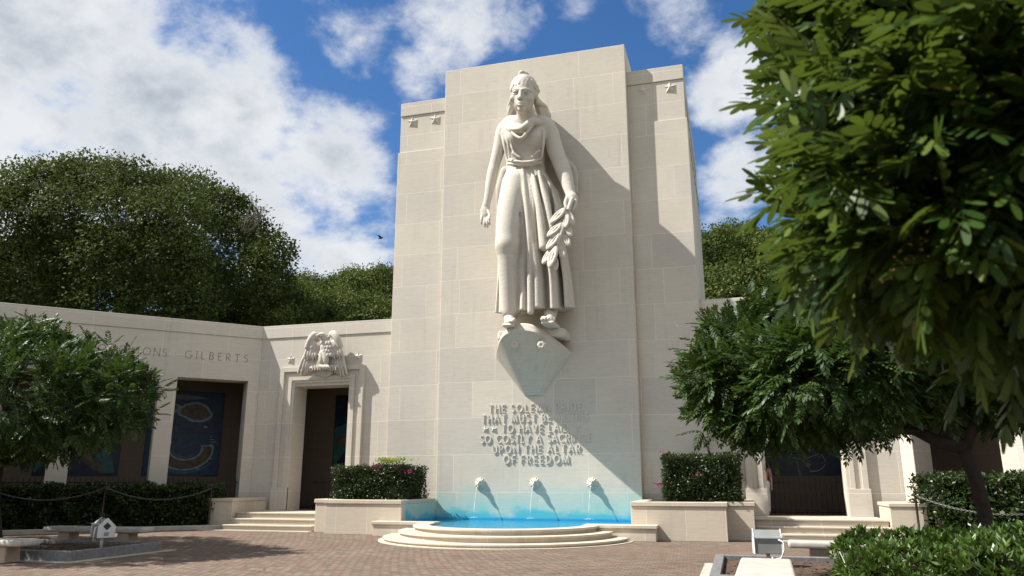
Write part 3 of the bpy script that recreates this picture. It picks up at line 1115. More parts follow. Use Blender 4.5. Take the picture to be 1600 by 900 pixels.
c, d, q = wing_frame(-1)
bp = np.array([*wpt(-1, 0, -DEPTH), 0]); n3 = np.array([*q, 0]); u3 = np.array([*(-d), 0])
tr = at_plane(350, 616, bp, n3); br_ = at_plane(343, 742, bp, n3)
W1 = 2.75
mosaic(tr - u3 * W1, u3, n3, W1, br_[2], tr[2], 'atoll', 'blue mosaic map with a crescent atoll seen through the bay under GILBERTS')
tr = at_plane(194, 640, bp, n3); br_ = at_plane(190, 742, bp, n3)
mosaic(tr - u3 * 2.75, u3, n3, 2.75, br_[2], br_[2] + 3.3, 'strait', 'teal and navy mosaic map in the bay behind the left tree')
a0 = at(527, 620, 29.3); a1 = at(527, 732, 29.3)
mosaic((a0[0], 29.3, 0), XF, YF, 2.4, a1[2], a0[2], 'strait', 'dark blue mosaic map edge seen through the doorway under the eagle')
a0 = at(1190, 741, 29.3)
mosaic((a0[0] - .3, 29.3, 0), XF, YF, 3.3, a0[2], a0[2] + 3.4, 'relief', 'dark mosaic map with pale coastlines inside the right doorway')

# ------------------------------------------------------------------ stairs, planters, fountain
def stairs(side):
    dc = DOORC[side]
    x0, x1 = (-16.56, -13.22) if side < 0 else (.38, 3.84)
    T_ = thing('stone_stairs', ((x0 + x1) / 2, 24.5, 0), ('three pale stone steps with an end block leading up to the eagle doorway' if side < 0 else
               'three pale stone steps with an end block leading up to the right doorway'), 'stairs', 'stairs up to the galleries')
    ys = [22.95, 23.3, 23.65]
    for i, y in enumerate(ys):
        z1 = FLOOR * (i + 1) / 3
        m = MB()
        m.box(x0 + .002, x1 - .002, y + .035, 25.648, FLOOR * i / 3, z1 - .05)
        m.box(x0 + .002, x1 - .002, y, 25.648, z1 - .05, z1)
        m.build('step', STONE_STEP, T_, .012, seg=2)
    cx0, cx1 = (-17.52, -16.56) if side < 0 else (3.84, 4.80)
    yb = 25.5 if side < 0 else 25.5
    cw = MB().prism([(cx0 + .03, 23.45), (cx1 - .03, 23.45), (cx1 - .03, yb), (cx0 + .03, yb - .3)], 0, .90).build('cheek_wall', STONE_LOW, T_, .01)
    MB().prism([(cx0, 23.42), (cx1, 23.42), (cx1, yb), (cx0, yb - .3)], .90, 1.0).build('coping', STONE_STEP, cw, .012)
    m = MB()
    m.box(x0 - (1.0 if side < 0 else 0), x1 + (0 if side < 0 else 1.0), 22.72, 22.95, -.01, .02)
    m.build('base_strip', STONE_STEP, T_)


stairs(-1)
stairs(1)


def planter(side):
    nm = ('travertine planter box left of the pool' if side < 0 else 'travertine planter box right of the pool')
    T_ = thing('stone_planter', (AX + side * 5, 23.5, 0), nm, 'planter', 'planters beside the pool')
    xi, xm, xo = AX + side * 3.44, AX + side * 6.0, AX + side * 6.72
    def bx(mb, a, b, y0, y1, z0, z1):
        a, b = sorted((a, b)); mb.box(a, b, y0, y1, z0, z1)
    tk = .3
    m = MB()
    bx(m, xi, xm, 22.2, 22.2 + tk, 0, .90)                        # front
    bx(m, xm - side * tk, xm, 22.2 + tk, 22.85, 0, .90)
    bx(m, xm - side * tk, xo, 22.85, 22.85 + tk, 0, .90)          # set-back length
    bx(m, xo - side * tk, xo, 22.85 + tk, 25.64, 0, .90)
    bx(m, xi + side * .33, xo - side * tk, 22.2 + tk + .36, 25.34, 0, .55) if False else None
    m.build('wall', STONE_LOW, T_, .01)
    m = MB()
    bx(m, xi, xi + side * tk, 22.2 + tk, 24.99, 0, .90)
    m.build('pool_side_wall', STONE_POOL, T_)
    m = MB()
    lip = .035
    bx(m, xi - side * lip * 0, xm + side * lip, 22.2 - lip, 22.2 + tk + lip, .90, 1.02)
    bx(m, xm - side * (tk + lip), xm + side * lip, 22.2 + tk + lip, 22.85 - lip, .90, 1.02)
    bx(m, xm - side * (tk + lip), xo + side * lip, 22.85 - lip, 22.85 + tk + lip, .90, 1.02)
    bx(m, xo - side * (tk + lip), xo + side * lip, 22.85 + tk + lip, 25.64, .90, 1.02)
    bx(m, xi, xi + side * (tk + lip), 22.2 + tk + lip, 24.99, .90, 1.018)
    m.build('coping', STONE_STEP, T_, .015, seg=2)
    m = MB()
    bx(m, xi + side * tk, xm - side * tk, 22.2 + tk, 25.3, .5, .86)
    m.build('soil', SOIL, T_)


planter(-1)
planter(1)

FT = thing('wall_fountain', (AX, 23, 0), 'half round stepped fountain basin with bright blue pool at the tower foot', 'fountain')
YC = 21.7


def halfring(r0, r1, z0, z1, name, mat, parent, bevel=.015, n=48, y_back=None):
    outer = [(AX + r1 * math.cos(a), YC - r1 * math.sin(a)) for a in np.linspace(0, math.pi, n)]
    m = MB()
    v, f = [], []
    inner = [(AX + r0 * math.cos(a), YC - r0 * math.sin(a)) for a in np.linspace(0, math.pi, n)]
    for z in (z0, z1):
        v += [(*p, z) for p in outer] + [(*p, z) for p in inner]
    k = 2 * n
    for i in range(n - 1):
        f += [(k + i, k + n + i, k + n + i + 1, k + i + 1), (i, i + 1, n + i + 1, n + i), (i, k + i, k + i + 1, i + 1), (n + i, n + i + 1, k + n + i + 1, k + n + i)]
    f += [(0, n, k + n, k), (n - 1, k + n - 1, k + 2 * n - 1, 2 * n - 1)]
    f = [t[::-1] for t in f]
    m.add(v, f)
    o = m.build(name, mat, parent, bevel, seg=2)
    return o


halfring(2.2, 3.56, -.02, .02, 'base_slab', STONE_STEP, FT, .004)
halfring(2.2, 3.40, .02, .055, 'riser', STONE_STEP, FT, .004)
halfring(2.2, 3.44, .055, .105, 'step', STONE_STEP, FT)
halfring(2.2, 2.97, .105, .20, 'riser', STONE_STEP, FT, .004)
halfring(2.2, 3.02, .20, .255, 'step', STONE_STEP, FT)
halfring(2.22, 2.56, .255, .34, 'riser', STONE_STEP, FT, .004)
halfring(2.16, 2.62, .34, .40, 'rim', STONE_STEP, FT)
for s_ in (-1, 1):
    a, b = sorted((AX + s_ * 2.18, AX + s_ * 4.15))
    m = MB().box(a, b, YC + .03, 22.2, 0, .33)
    lw = m.build('low_wall', STONE_LOW, FT, .008)
    a, b = sorted((AX + s_ * 2.18, AX + s_ * 4.19))
    MB().box(a, b, YC - .01, 22.198, .33, .42).build('coping', STONE_STEP, lw, .012, seg=2)
m = MB()
pts = [(AX + 2.2 * math.cos(a), YC - 2.2 * math.sin(a)) for a in np.linspace(0, math.pi, 40)]
pts += [(AX - 2.2, 22.21), (AX - 3.43, 22.21), (AX - 3.43, 24.99), (AX + 3.43, 24.99), (AX + 3.43, 22.21), (AX + 2.2, 22.21)]
m.prism(pts, -.01, .345)
m.build('water', WATER, FT)

# ------------------------------------------------------------------ lion-head spouts
def lion_mesh():
    s_ = SDF((-.3, -.36, -.32), (.3, .06, .32), .011)
    s_.ell((0, 0, 0), (.22, .07, .23), .02)
    for i in range(14):
        a = i * 2 * math.pi / 14
        s_.cap((.11 * math.cos(a), -.07, .12 * math.sin(a)), (.20 * math.cos(a), -.03, .215 * math.sin(a)), .045, .03, .015)
    s_.ell((0, -.11, .02), (.12, .11, .13), .03)
    s_.ell((0, -.2, -.045), (.075, .085, .06), .03)
    s_.cap((0, -.2, .05), (0, -.275, -.015), .025, .03, .015)
    for x in (-1, 1):
        s_.ell((x * .052, -.195, .055), (.026, .03, .022), .01, True)
        s_.cap((x * .03, -.21, .085), (x * .085, -.17, .09), .018, .014, .01)
        s_.ell((x * .115, -.1, .13), (.035, .03, .04), .012)
    s_.ell((0, -.27, -.085), (.03, .05, .022), .012, True)
    s_.ell((0, -.2, -.12), (.05, .06, .03), .02)
    return s_.mesh('lion_head', (0, 0, 0))


lm = lion_mesh()
lm.materials.append(STONE_CARVED)
lm.polygons.foreach_set('use_smooth', [True] * len(lm.polygons))
jm = MB()
path = [(-.005 * i, -.27 - .30 * t, -.085 - 1.15 * t * t) for i, t in enumerate(np.linspace(0, 1, 14))]
jm.tube(path, [.012 + .006 * math.sin(i * 1.9) for i in range(14)], 7)
for i in range(16):
    a = i * 2.4
    r_ = .03 + .012 * i
    c_ = (-.07 + r_ * math.cos(a), -.57 + r_ * math.sin(a), -1.345 + .05 * (1 - i / 16) * abs(math.sin(i * 1.7)))
    jm.lathe([(.004, -.012), (.016, 0), (.004, .014)], c_, 6)
jet0 = jm.build('water_jet', JET, None, smooth=True)
for i, (x, w_) in enumerate(((-8.24, 'leftmost'), (-6.36, 'middle'), (-4.48, 'rightmost'))):
    o = D.objects.new('lion_head_spout', lm)
    COL.objects.link(o)
    o.location = (x, TY, 1.50)
    o.scale = (.8, .85, .8)
    props(o, 'carved stone lion head spouting water, %s of three above the blue pool' % w_, 'spout', 'lion head spouts')
    j = jet0 if i == 0 else clone(jet0)
    j.parent = o

# ------------------------------------------------------------------ the statue
PT = lambda x, y, Y: at(x, y, Y - .12)
PH = lambda x, y, Y: at(x, y, Y - .45)
ST = thing('statue', (AX, 24.2, 6.38), 'colossal robed stone woman holding a laurel branch against the tower', 'statue')


def rz(px, py0, py1, Y):
    return abs(at(px, py0, Y)[2] - at(px, py1, Y)[2]) / 2


def make_prow():
    n = 49
    # height, half width, reach, lift of the middle
    zs_, za_ = at(779, 560, 24.9)[2], at(838, 515, 23.35)[2]
    lv = []
    for t in np.linspace(0, 1, 9):
        lv.append((4.36 + (zs_ - 4.36) * t, .36 + (1.30 - .36) * t ** 1.02, .06 + 1.56 * t ** 1.15, (za_ - zs_) * t ** 1.6, .34))
    lv.append((zs_ + .03, 1.325, 1.61, za_ - zs_ + .015, .32))
    lv.append((zs_ + .10, 1.31, 1.56, za_ - zs_ + .10, .28))
    lv.append((zs_ + .13, 1.26, 1.48, za_ - zs_ + .13, .24))
    v, f = [], []
    xc = -6.38
    for li, (z, hw, pr, lift, flat) in enumerate(lv):
        for i in range(n):
            s_ = -1 + 2 * i / (n - 1)
            q = max(0, (abs(s_) - flat) / (1 - flat))
            g_ = (1 - q ** 1.7) ** .92
            y = 25.02 - pr * g_ - .05 * (1 - s_ * s_)
            zz = z + lift * (1 - abs(s_) ** 2.0)
            v.append((xc + s_ * hw, y, zz))
    for l in range(len(lv) - 1):
        for i in range(n - 1):
            f.append((l * n + i, l * n + i + 1, (l + 1) * n + i + 1, (l + 1) * n + i))
    t0 = (len(lv) - 1) * n
    for i in range(n // 2):
        f.append((t0 + i, t0 + i + 1, t0 + n - 2 - i, t0 + n - 1 - i)) if i + 1 < n - 2 - i else None
    f.append(tuple(range(n - 1, -1, -1)))
    o = MB().add(v, f).build('ship_prow', STONE_CARVED, ST)
    # hawse holes in both bows
    for x0, y0, Y0 in ((804, 538, 23.62), (846, 539, 23.50)):
        p = at(x0, y0, Y0)
        k_ = SDF(p - .35, p + .35, .02)
        k_.ell(p, (.14, .07, .14), .02)
        for i in range(6):
            a = i * math.pi / 3
            k_.cap(p + np.array([.08 * math.cos(a), -.03, .08 * math.sin(a)]), p + np.array([.17 * math.cos(a + .3), .02, .17 * math.sin(a + .3)]), .035, .02, .02)
        k_.ell(p + np.array([0.01, -.07, -.01]), (.05, .05, .05), .02, True)
        k_.build('hawse_boss', STONE_CARVED, o)
    m = MB()
    m.prism([(-7.3, 23.9), (-5.2, 23.9), (-5.08, 24.15), (-5.08, 25), (-7.40, 25), (-7.40, 24.15)], 6.12, 6.40)
    m.build('plinth', STONE_CARVED, ST, .05, seg=2)


make_prow()


def make_body():
    s_ = SDF(at(742, 520, 23.2) * [1, 0, 1] + [0, 22.4, -.3], np.array([at(915, 300, 25)[0], 25.06, at(818, 108, 24)[2]]), .02)
    P = PT
    # trunk under the robe
    s_.chain([P(826, 330, 24.4), P(822, 285, 24.25), P(821, 225, 24.2), P(820, 195, 24.1)], [.5, .5, .5, .38], .2)
    s_.chain([P(800, 195, 24.25), P(845, 195, 24.25)], [.34, .34], .2)
    # neck and head, turned a little to the left of the picture
    s_.chain([P(824, 199, 24.05), P(822, 182, 23.85), PH(820, 166, 23.9)], [14.5 * PX, 12.8 * PX, 12.2 * PX], .1)
    # stone left solid between the shoulders and the wall
    s_.chain([P(800, 200, 24.75), P(824, 192, 24.85), P(850, 194, 24.8), P(860, 208, 24.8)], [.3, .35, .36, .3], .1)
    s_.chain([P(860, 208, 24.8), P(868, 240, 24.85), P(880, 268, 24.85), P(889, 292, 24.8)], [.28, .22, .2, .14], .05)
    s_.cap(P(808, 193, 23.95), P(835, 193, 23.95), .2, .2, .2)
    s_.ell(PH(819, 143, 23.83), (17.5 * PX, .50, rz(818, 118, 168, 23.8)), .05)
    s_.ell(PH(817, 152, 23.66), (15.3 * PX, .40, rz(818, 130, 172, 23.6)), .1)
    s_.ell(PH(816, 163, 23.58), (10.5 * PX, .30, rz(818, 152, 173, 23.5)), .12)
    s_.ell(PH(815, 170, 23.42), (5.5 * PX, .12, .13), .08)
    for a, b in ((803.5, 139.5), (824.5, 140)):
        pass
    s_.chain([PH(801.5, 141.5, 23.42), PH(806, 139.2, 23.31), PH(811, 140, 23.26)], [.045, .055, .05], .04)
    s_.chain([PH(816, 140, 23.26), PH(822, 139.3, 23.31), PH(829, 142, 23.44)], [.05, .055, .045], .04)
    for x in (805.4, 821.6):
        s_.ell(PH(x, 144.6, 23.25), (4.2 * PX, .13, 3.2 * PX), .03, True)
        s_.ell(PH(x, 144.8, 23.385), (3.5 * PX, .09, 2.6 * PX), .012)
        s_.chain([PH(x - 4, 143.8, 23.32), PH(x, 142.2, 23.28), PH(x + 4, 143.8, 23.33)], [.018, .022, .018], .01)
        s_.chain([PH(x - 3.6, 146.4, 23.33), PH(x, 147.4, 23.30), PH(x + 3.6, 146.4, 23.34)], [.014, .018, .014], .01)
    s_.chain([PH(813.6, 141, 23.27), PH(812.9, 147, 23.21), PH(812.2, 152.6, 23.12)], [.05, .05, .062], .03)
    s_.ell(PH(809.8, 153.3, 23.22), (.05, .07, .045), .03)
    s_.ell(PH(815.3, 153.3, 23.22), (.05, .07, .045), .03)
    s_.ell(PH(801.5, 154, 23.45), (5 * PX, .12, 5 * PX), .1)
    s_.ell(PH(827, 154, 23.48), (5 * PX, .12, 5 * PX), .1)
    s_.ell(PH(813, 161.5, 23.31), (6 * PX, .08, 4.2 * PX), .05)
    s_.chain([PH(807.8, 161.6, 23.29), PH(811, 159.9, 23.23), PH(813, 160.5, 23.22), PH(815, 159.9, 23.23), PH(818.4, 161.8, 23.3)], [.024, .036, .034, .036, .024], .015)
    s_.chain([PH(808.8, 163.1, 23.28), PH(813, 164.3, 23.22), PH(817.4, 163.3, 23.29)], [.026, .044, .026], .015)
    s_.chain([PH(807.5, 162, 23.25), PH(813, 162, 23.185), PH(819, 162.3, 23.26)], [.010, .014, .010], .008, True)
    s_.ell(PH(837.5, 149, 23.86), (.07, .12, .16), .03)
    # arm at the picture's left, hanging open-handed
    s_.chain([P(795, 198, 24.25), P(786, 203, 24.22), P(781, 228, 24.22), P(772, 260, 24.1), P(769, 272, 24.0), P(762, 312, 23.85), P(759.5, 322, 23.83)],
             [.30, 10.5 * PX, 9.3 * PX, 7.4 * PX, 8 * PX, 5.3 * PX, 5.2 * PX], .08)
    s_.chain([P(759.5, 322, 23.82), P(757.5, 337, 23.76)], [.14, .17], .05, ys=.6)
    s_.ell(P(757, 332, 23.78), (7 * PX, .11, 9 * PX), .04)
    for (a, b, c_, dd) in (((753.5, 336), (752, 344), (752.5, 350), .9), ((757.5, 340), (757, 348), (757.8, 354), 1), ((760.8, 340), (761, 348), (762, 354.5), 1), ((763.6, 338), (764.4, 345.5), (765.5, 351), .85)):
        s_.chain([P(*a, 23.72), P(*b, 23.62), P(*c_, 23.66)], [.052 * dd, .046 * dd, .036 * dd], .012)
    s_.chain([P(763, 330, 23.72), P(766, 337, 23.62), P(764.5, 342, 23.56)], [.055, .05, .04], .02)
    # arm at the right, carrying the laurel
    s_.chain([P(845, 198, 24.25), P(859, 204, 24.2), P(864, 226, 24.2), P(876, 256, 24.1), P(881, 268, 24.02), P(888, 290, 23.85), P(891.5, 303, 23.75)],
             [.32, 12.6 * PX, 12.2 * PX, 10.8 * PX, 11.2 * PX, 8.6 * PX, 6.8 * PX], .08)
    s_.ell(P(893, 312, 23.66), (9 * PX, .16, 11 * PX), .06)
    for i, (a, b, c_) in enumerate((((898, 310), (900, 320), (896, 327)), ((896.5, 313), (898, 323), (893.5, 329)), ((893.5, 315), (895, 324), (890.5, 329)), ((890, 315), (891, 322), (887.5, 326)))):
        s_.chain([P(*a, 23.62), P(*b, 23.50), P(*c_, 23.44)], [.07, .062, .05], .015)
    s_.chain([P(887, 308, 23.6), P(883, 317, 23.48), P(884.5, 324, 23.42)], [.075, .065, .05], .025)
    # legs inside the robe
    s_.chain([P(812, 300, 24.3), P(795, 380, 24.0), P(797, 487, 24.15)], [.4, .3, .24], .05)
    s_.chain([P(835, 300, 24.4), P(852, 385, 24.35), P(860, 483, 24.15)], [.4, .3, .24], .05)
    # feet
    for x0, x1, yy, sg in ((797, 797, 499, -1), (860, 858, 495, 1)):
        ank = P(x0, yy - 12, 24.15); toe = P(x1, yy + 2, 23.52)
        toe[2] = 6.58
        ank[2] = toe[2] + .30
        s_.chain([ank, (ank + toe) / 2 + [0, 0, .06], toe], [.22, .21, .14], .08)
        s_.ell(toe + [0, .04, -.03], (.20, .18, .10), .06)
        for i in range(5):
            r_ = [.074, .056, .052, .048, .042][i]
            x = toe[0] - sg * (.16 - i * .078)
            base = np.array([x, toe[1] + .05 * abs(i - 1) * .7, toe[2] + .01])
            s_.chain([base, base + [0, -.17 + .02 * i, .02], base + [0, -.27 + .03 * i, -.05]], [r_, r_ * 1.0, r_ * .95], .008)
        s_.box((toe[0] - .21, toe[1] - .24, 6.38), (toe[0] + .21, toe[1] + .7, 6.49), .02, rd=.05)
    return s_.build('body', STONE_CARVED, ST)


def make_robe():
    P = PT
    lo = np.array([at(768, 300, 24)[0] - .05, 22.6, 6.25])
    hi = np.array([at(908, 300, 24)[0], 25.06, at(820, 180, 24)[2]])
    s_ = SDF(lo, hi, .023)
    # skirt as a loft of ellipses with pleats
    rows = [(246, 820, 26, 24.2, .50), (258, 820, 27.5, 24.2, .52), (275, 822, 34, 24.22, .62), (295, 825.5, 42, 24.25, .72), (325, 828, 47.5, 24.27, .80),
            (380, 829.5, 48, 24.3, .86), (440, 834, 52, 24.32, .91), (490, 836.5, 54.5, 24.35, .96)]
    zz = np.array([at(r_[1], r_[0], 23.8)[2] for r_ in rows])
    cx = np.array([at(r_[1], r_[0], 24.2)[0] for r_ in rows])
    o_ = np.argsort(zz)
    zs = zz[o_]
    X, Y, Z = s_.grid()
    z = Z
    f_ = lambda arr: np.interp(z, zs, np.array(arr)[o_])
    CX, RX, YC_, RY = f_(cx), f_([r_[2] * PX for r_ in rows]), f_([r_[3] for r_ in rows]), f_([r_[4] for r_ in rows])
    ramp = np.clip((zs[-1] - .35 - z) / 2.6, 0, 1) ** .9
    s = (X - CX) / RX
    rr = np.sqrt(s ** 2 + ((Y - YC_) / RY) ** 2)
    d = (rr - 1) * np.minimum(RX, RY)
    front = np.clip((YC_ + .2 - Y) / .35, 0, 1)
    fold = np.zeros_like(s * z)
    wav = .02 * np.sin(z * 1.7)
    for s0, amp, w_ in ((-.15, .17, .075), (.25, .20, .12), (.62, .19, .11), (.90, .16, .075), (-.80, .10, .06), (-.95, .12, .04)):
        fold += amp * np.exp(-np.abs((s - s0 - wav) / w_) ** 3) * (1 if s0 > 0 else np.clip((8.9 - z) / 2.2, 0, 1))
    for s0, amp, w_ in ((.045, .20, .08), (.435, .24, .055), (.775, .22, .05), (-.28, .12, .05), (-.68, .10, .05)):
        fold -= amp * np.exp(-((s - s0 - wav) / w_) ** 2) * (1 if s0 > .1 else np.clip((9.3 - z) / 2.2, 0, 1))
    d = d - fold * ramp * (.25 + .75 * front)
    d = np.maximum(d, z - at(820, 244, 23.8)[2])
    # hem, rising towards the sides and the back
    hem = at(828, 489, 23.5)[2] + .10 + np.clip(Y - 23.45, 0, 1.2) * .16 + .02 * np.sin(s * 9)
    d = np.maximum(d, (hem - z) * .9)
    s_.F = np.minimum(s_.F, d.astype(np.float32))
    # the advanced leg pressing through the cloth
    s_.chain([P(806, 288, 23.98), P(799, 320, 23.74), P(794, 362, 23.50), P(793, 384, 23.42)], [19 * PX, 19.5 * PX, 17.5 * PX, 16 * PX], .22)
    s_.chain([P(793, 384, 23.42), P(796, 425, 23.55), P(798, 484, 23.80)], [15.5 * PX, 14 * PX, 12.5 * PX], .14)
    s_.ell(P(793, 380, 23.34), (11 * PX, .18, 14 * PX), .2)
    # long folds that fall from the waist between the legs
    s_.chain([P(817, 262, 23.72), P(820, 300, 23.55), P(824, 330, 23.48), P(827, 370, 23.42), P(829, 487, 23.38)], [.05, .085, .095, .085, .10], .07)
    s_.chain([P(834, 275, 23.66), P(840, 310, 23.50), P(845, 345, 23.42), P(850, 385, 23.36)], [.05, .10, .13, .16], .08)
    s_.chain([P(842, 268, 23.66), P(850, 300, 23.56), P(856, 320, 23.50), P(866, 380, 23.45)], [.05, .095, .10, .08], .08)
    s_.chain([P(831, 270, 23.7), P(834, 300, 23.6), P(839, 325, 23.55)], [.04, .05, .03], .02)
    s_.chain([P(806, 320, 23.5), P(815, 345, 23.45), P(820, 380, 23.5)], [.03, .06, .03], .05, True)
    s_.chain([P(832, 300, 23.42), P(835, 350, 23.3), P(838, 420, 23.25), P(840, 488, 23.2)], [.04, .08, .09, .09], .04, True)
    for q0 in (((826, 268), (829, 300), (833, 340), (836, 400)), ((845, 275), (853, 310), (860, 345), (868, 410)), ((813, 264), (814, 285), (816, 310), (818, 350)), ((855, 285), (864, 330), (874, 400), (882, 465))):
        s_.chain([P(*q0[0], 23.62), P(*q0[1], 23.50), P(*q0[2], 23.44), P(*q0[3], 23.44)], [.015, .035, .04, .025], .02, True)
    # diagonal pulls over hip and thigh
    for a, b in (((800, 276), (811, 300)), ((804, 300), (818, 322)), ((797, 310), (812, 330))):
        s_.chain([P(*a, 23.62), P(*b, 23.55)], [.035, .02], .06)
    # upper robe: a loft of flattened ellipses from the shoulders to the girdle
    rows = [(184, 823, 15, 24.05, .34), (190, 822, 27, 24.08, .44), (197, 821, 35, 24.10, .54), (208, 820.5, 35, 24.12, .62), (222, 820, 32, 24.12, .64),
            (238, 820, 28.5, 24.15, .58), (252, 820, 27, 24.18, .54), (262, 821, 28, 24.2, .52)]
    zz = np.array([at(r_[1], r_[0], 23.9)[2] for r_ in rows])
    cx = np.array([at(r_[1], r_[0], 24.1)[0] for r_ in rows])
    o_ = np.argsort(zz)
    zs = zz[o_]
    CX, RX, YC_, RY = f_(cx), f_([r_[2] * PX for r_ in rows]), f_([r_[3] for r_ in rows]), f_([r_[4] for r_ in rows])
    rr = (np.abs((X - CX) / RX) ** 2.4 + np.abs((Y - YC_) / RY) ** 2.4) ** (1 / 2.4)
    d = (rr - 1) * np.minimum(RX, RY)
    d = np.maximum(d, np.maximum(z - zs[-1], zs[0] - z)).astype(np.float32)
    hh = np.maximum(.06 - np.abs(s_.F - d), 0) / .06
    s_.F = np.minimum(s_.F, d) - hh * hh * .015
    s_.ell(P(803, 217, 23.78), (13 * PX, .26, 14 * PX), .3)
    s_.ell(P(836, 217, 23.78), (13.5 * PX, .26, 14 * PX), .3)
    s_.chain([P(800, 191, 24.1), P(789, 199, 24.15), P(784, 212, 24.18)], [.22, .26, .22], .12)
    s_.chain([P(845, 191, 24.1), P(857, 200, 24.15), P(861, 214, 24.18)], [.24, .30, .27], .12)
    # cowl neckline: an upper roll, the shaded pocket under it, and the thin lower edge of that pocket
    s_.chain([P(793, 200, 23.72), P(803, 203, 23.46), P(814, 203, 23.34), P(823, 197, 23.36), P(832, 189, 23.46), P(841, 191, 23.66)], [.12, .13, .135, .14, .15, .12], .03)
    s_.chain([P(796, 205, 23.40), P(806, 208, 23.27), P(815, 208.5, 23.24), P(823, 204, 23.26), P(830, 199, 23.32)], [.05, .10, .13, .10, .04], .02, True)
    s_.chain([P(800, 208, 23.44), P(808, 214, 23.34), P(815, 217, 23.30), P(823, 208, 23.32), P(832, 196, 23.42)], [.05, .055, .06, .055, .05], .02)
    s_.chain([P(806, 193, 23.6), P(816, 195, 23.5), P(826, 190, 23.55)], [.05, .07, .05], .03, True)
    for a, b, c_ in (((790, 203), (793, 222), (797, 246)), ((785, 208), (788, 228), (793, 248)), ((849, 202), (850, 222), (847, 246)), ((797, 218), (800, 232), (805, 244))):
        s_.chain([P(*a, 23.66), P(*b, 23.55), P(*c_, 23.62)], [.04, .042, .03], .05)
    for a, b in (((802, 240), (812, 246)), ((842, 236), (832, 245))):
        s_.chain([P(*a, 23.56), P(*b, 23.54)], [.05, .04], .1)
    # girdle: blouse overhang and belt
    s_.chain([P(794, 250, 23.95), P(804, 252, 23.64), P(820, 254, 23.57), P(836, 252, 23.62), P(846, 248, 23.9)], [.05, .06, .06, .06, .05], .05)
    s_.chain([P(794, 256, 23.95), P(806, 256, 23.7), P(818, 258, 23.62), P(832, 257, 23.66), P(846, 254, 23.9)], [.05, .05, .055, .05, .05], .015)
    s_.chain([P(794, 253.4, 23.88), P(806, 254, 23.6), P(820, 256, 23.50), P(836, 254.8, 23.56), P(846, 251, 23.82)], [.02, .024, .024, .024, .02], .015, True)
    # drapery behind, against the wall
    s_.chain([P(790, 268, 24.75), P(776, 312, 24.85), P(782, 332, 24.85)], [.2, .16, .1], .1, ys=.6)
    s_.chain([P(866, 240, 24.8), P(899, 262, 24.9), P(900, 300, 24.9)], [.12, .12, .08], .04, ys=.5)
    s_.chain([P(794, 200, 24.5), P(790, 230, 24.5)], [.25, .2], .1)
    return s_.build('robe', STONE_CARVED, ST)


def make_hair():
    P = PH
    s_ = SDF(at(780, 195, 23.2) * [1, 0, 1] + [0, 22.5, 0], np.array([at(872, 150, 24.5)[0], 25.06, at(818, 104, 23.8)[2]]), .019)
    s_.ell(P(819, 141, 23.94), (19.8 * PX, .54, rz(818, 121, 166, 23.9)), .04)
    # keep the face clear
    s_.ell(P(815, 155, 23.22), (16.5 * PX, .62, rz(815, 131, 182, 23.2)), .03, True)
    # fringe
    pts = [(800, 141), (801, 136), (804, 133), (808, 131.5), (812, 131), (817, 131), (822, 131.5), (827, 133), (832, 136), (836, 141), (838, 147)]
    for i, (x, y) in enumerate(pts):
        Yd = 23.42 + .0016 * (x - 814) ** 2 * .6
        s_.cap(P(x + 1.4, y - 4.5, Yd + .04), P(x - .8, y + (2.6 if i % 2 else .4), Yd - .07), .10, .06, .012)
    # wavy strands over the skull
    for i in range(9):
        u_ = (i - 4) / 4
        s_.chain([P(819 + u_ * 17, 134 + 4 * u_ * u_, 23.52 + .2 * u_ * u_), P(819 + u_ * 13, 127, 23.52 + .12 * u_ * u_), P(819 + u_ * 8, 123.5, 23.66)], [.05, .06, .05], .025)
    # topknot
    s_.ell(P(818.5, 119, 23.80), (8 * PX, .2, .16), .02)
    s_.ell(P(816, 115.5, 23.72), (5.2 * PX, .16, .12), .02)
    s_.chain([P(811, 121, 23.72), P(818, 119.5, 23.62), P(826, 121.5, 23.75)], [.05, .06, .05], .02)
    # locks falling behind the neck on to the shoulders
    Q = lambda x, y, Y: at(x, y, Y)
    for k_ in range(4):
        s_.chain([P(802 - k_ * .5, 148 + k_ * 2, 23.95), Q(800.5 - k_ * 1.6, 165 + k_, 23.85 + .1 * k_), Q(797 - k_ * 1.9, 177 + k_ * 2, 24.2 + .1 * k_), Q(795 - k_ * 1.4, 185 + k_, 24.4)], [.08, .10, .11, .07], .008)
    for k_ in range(8):
        w_ = .5 * math.sin(k_ * 2.1)
        s_.chain([P(836 + k_ * .5, 146 + k_ * 2, 23.95), Q(837.5 + k_ * 1.9 + w_, 159 + k_, 23.8 + .1 * k_), Q(841 + k_ * 1.9 - w_, 170 + k_ * 1.1, 24.05 + .1 * k_), Q(844 + k_ * 1.8, 183 + k_ * .5, 24.3 + .08 * k_)], [.07, .105, .115, .08], .008)
    s_.chain([Q(842, 172, 24.5), Q(850, 182, 24.75)], [.3, .26], .03)
    s_.chain([Q(801, 172, 24.5), Q(799, 184, 24.75)], [.18, .2], .03)
    return s_.build('hair', STONE_CARVED, ST)


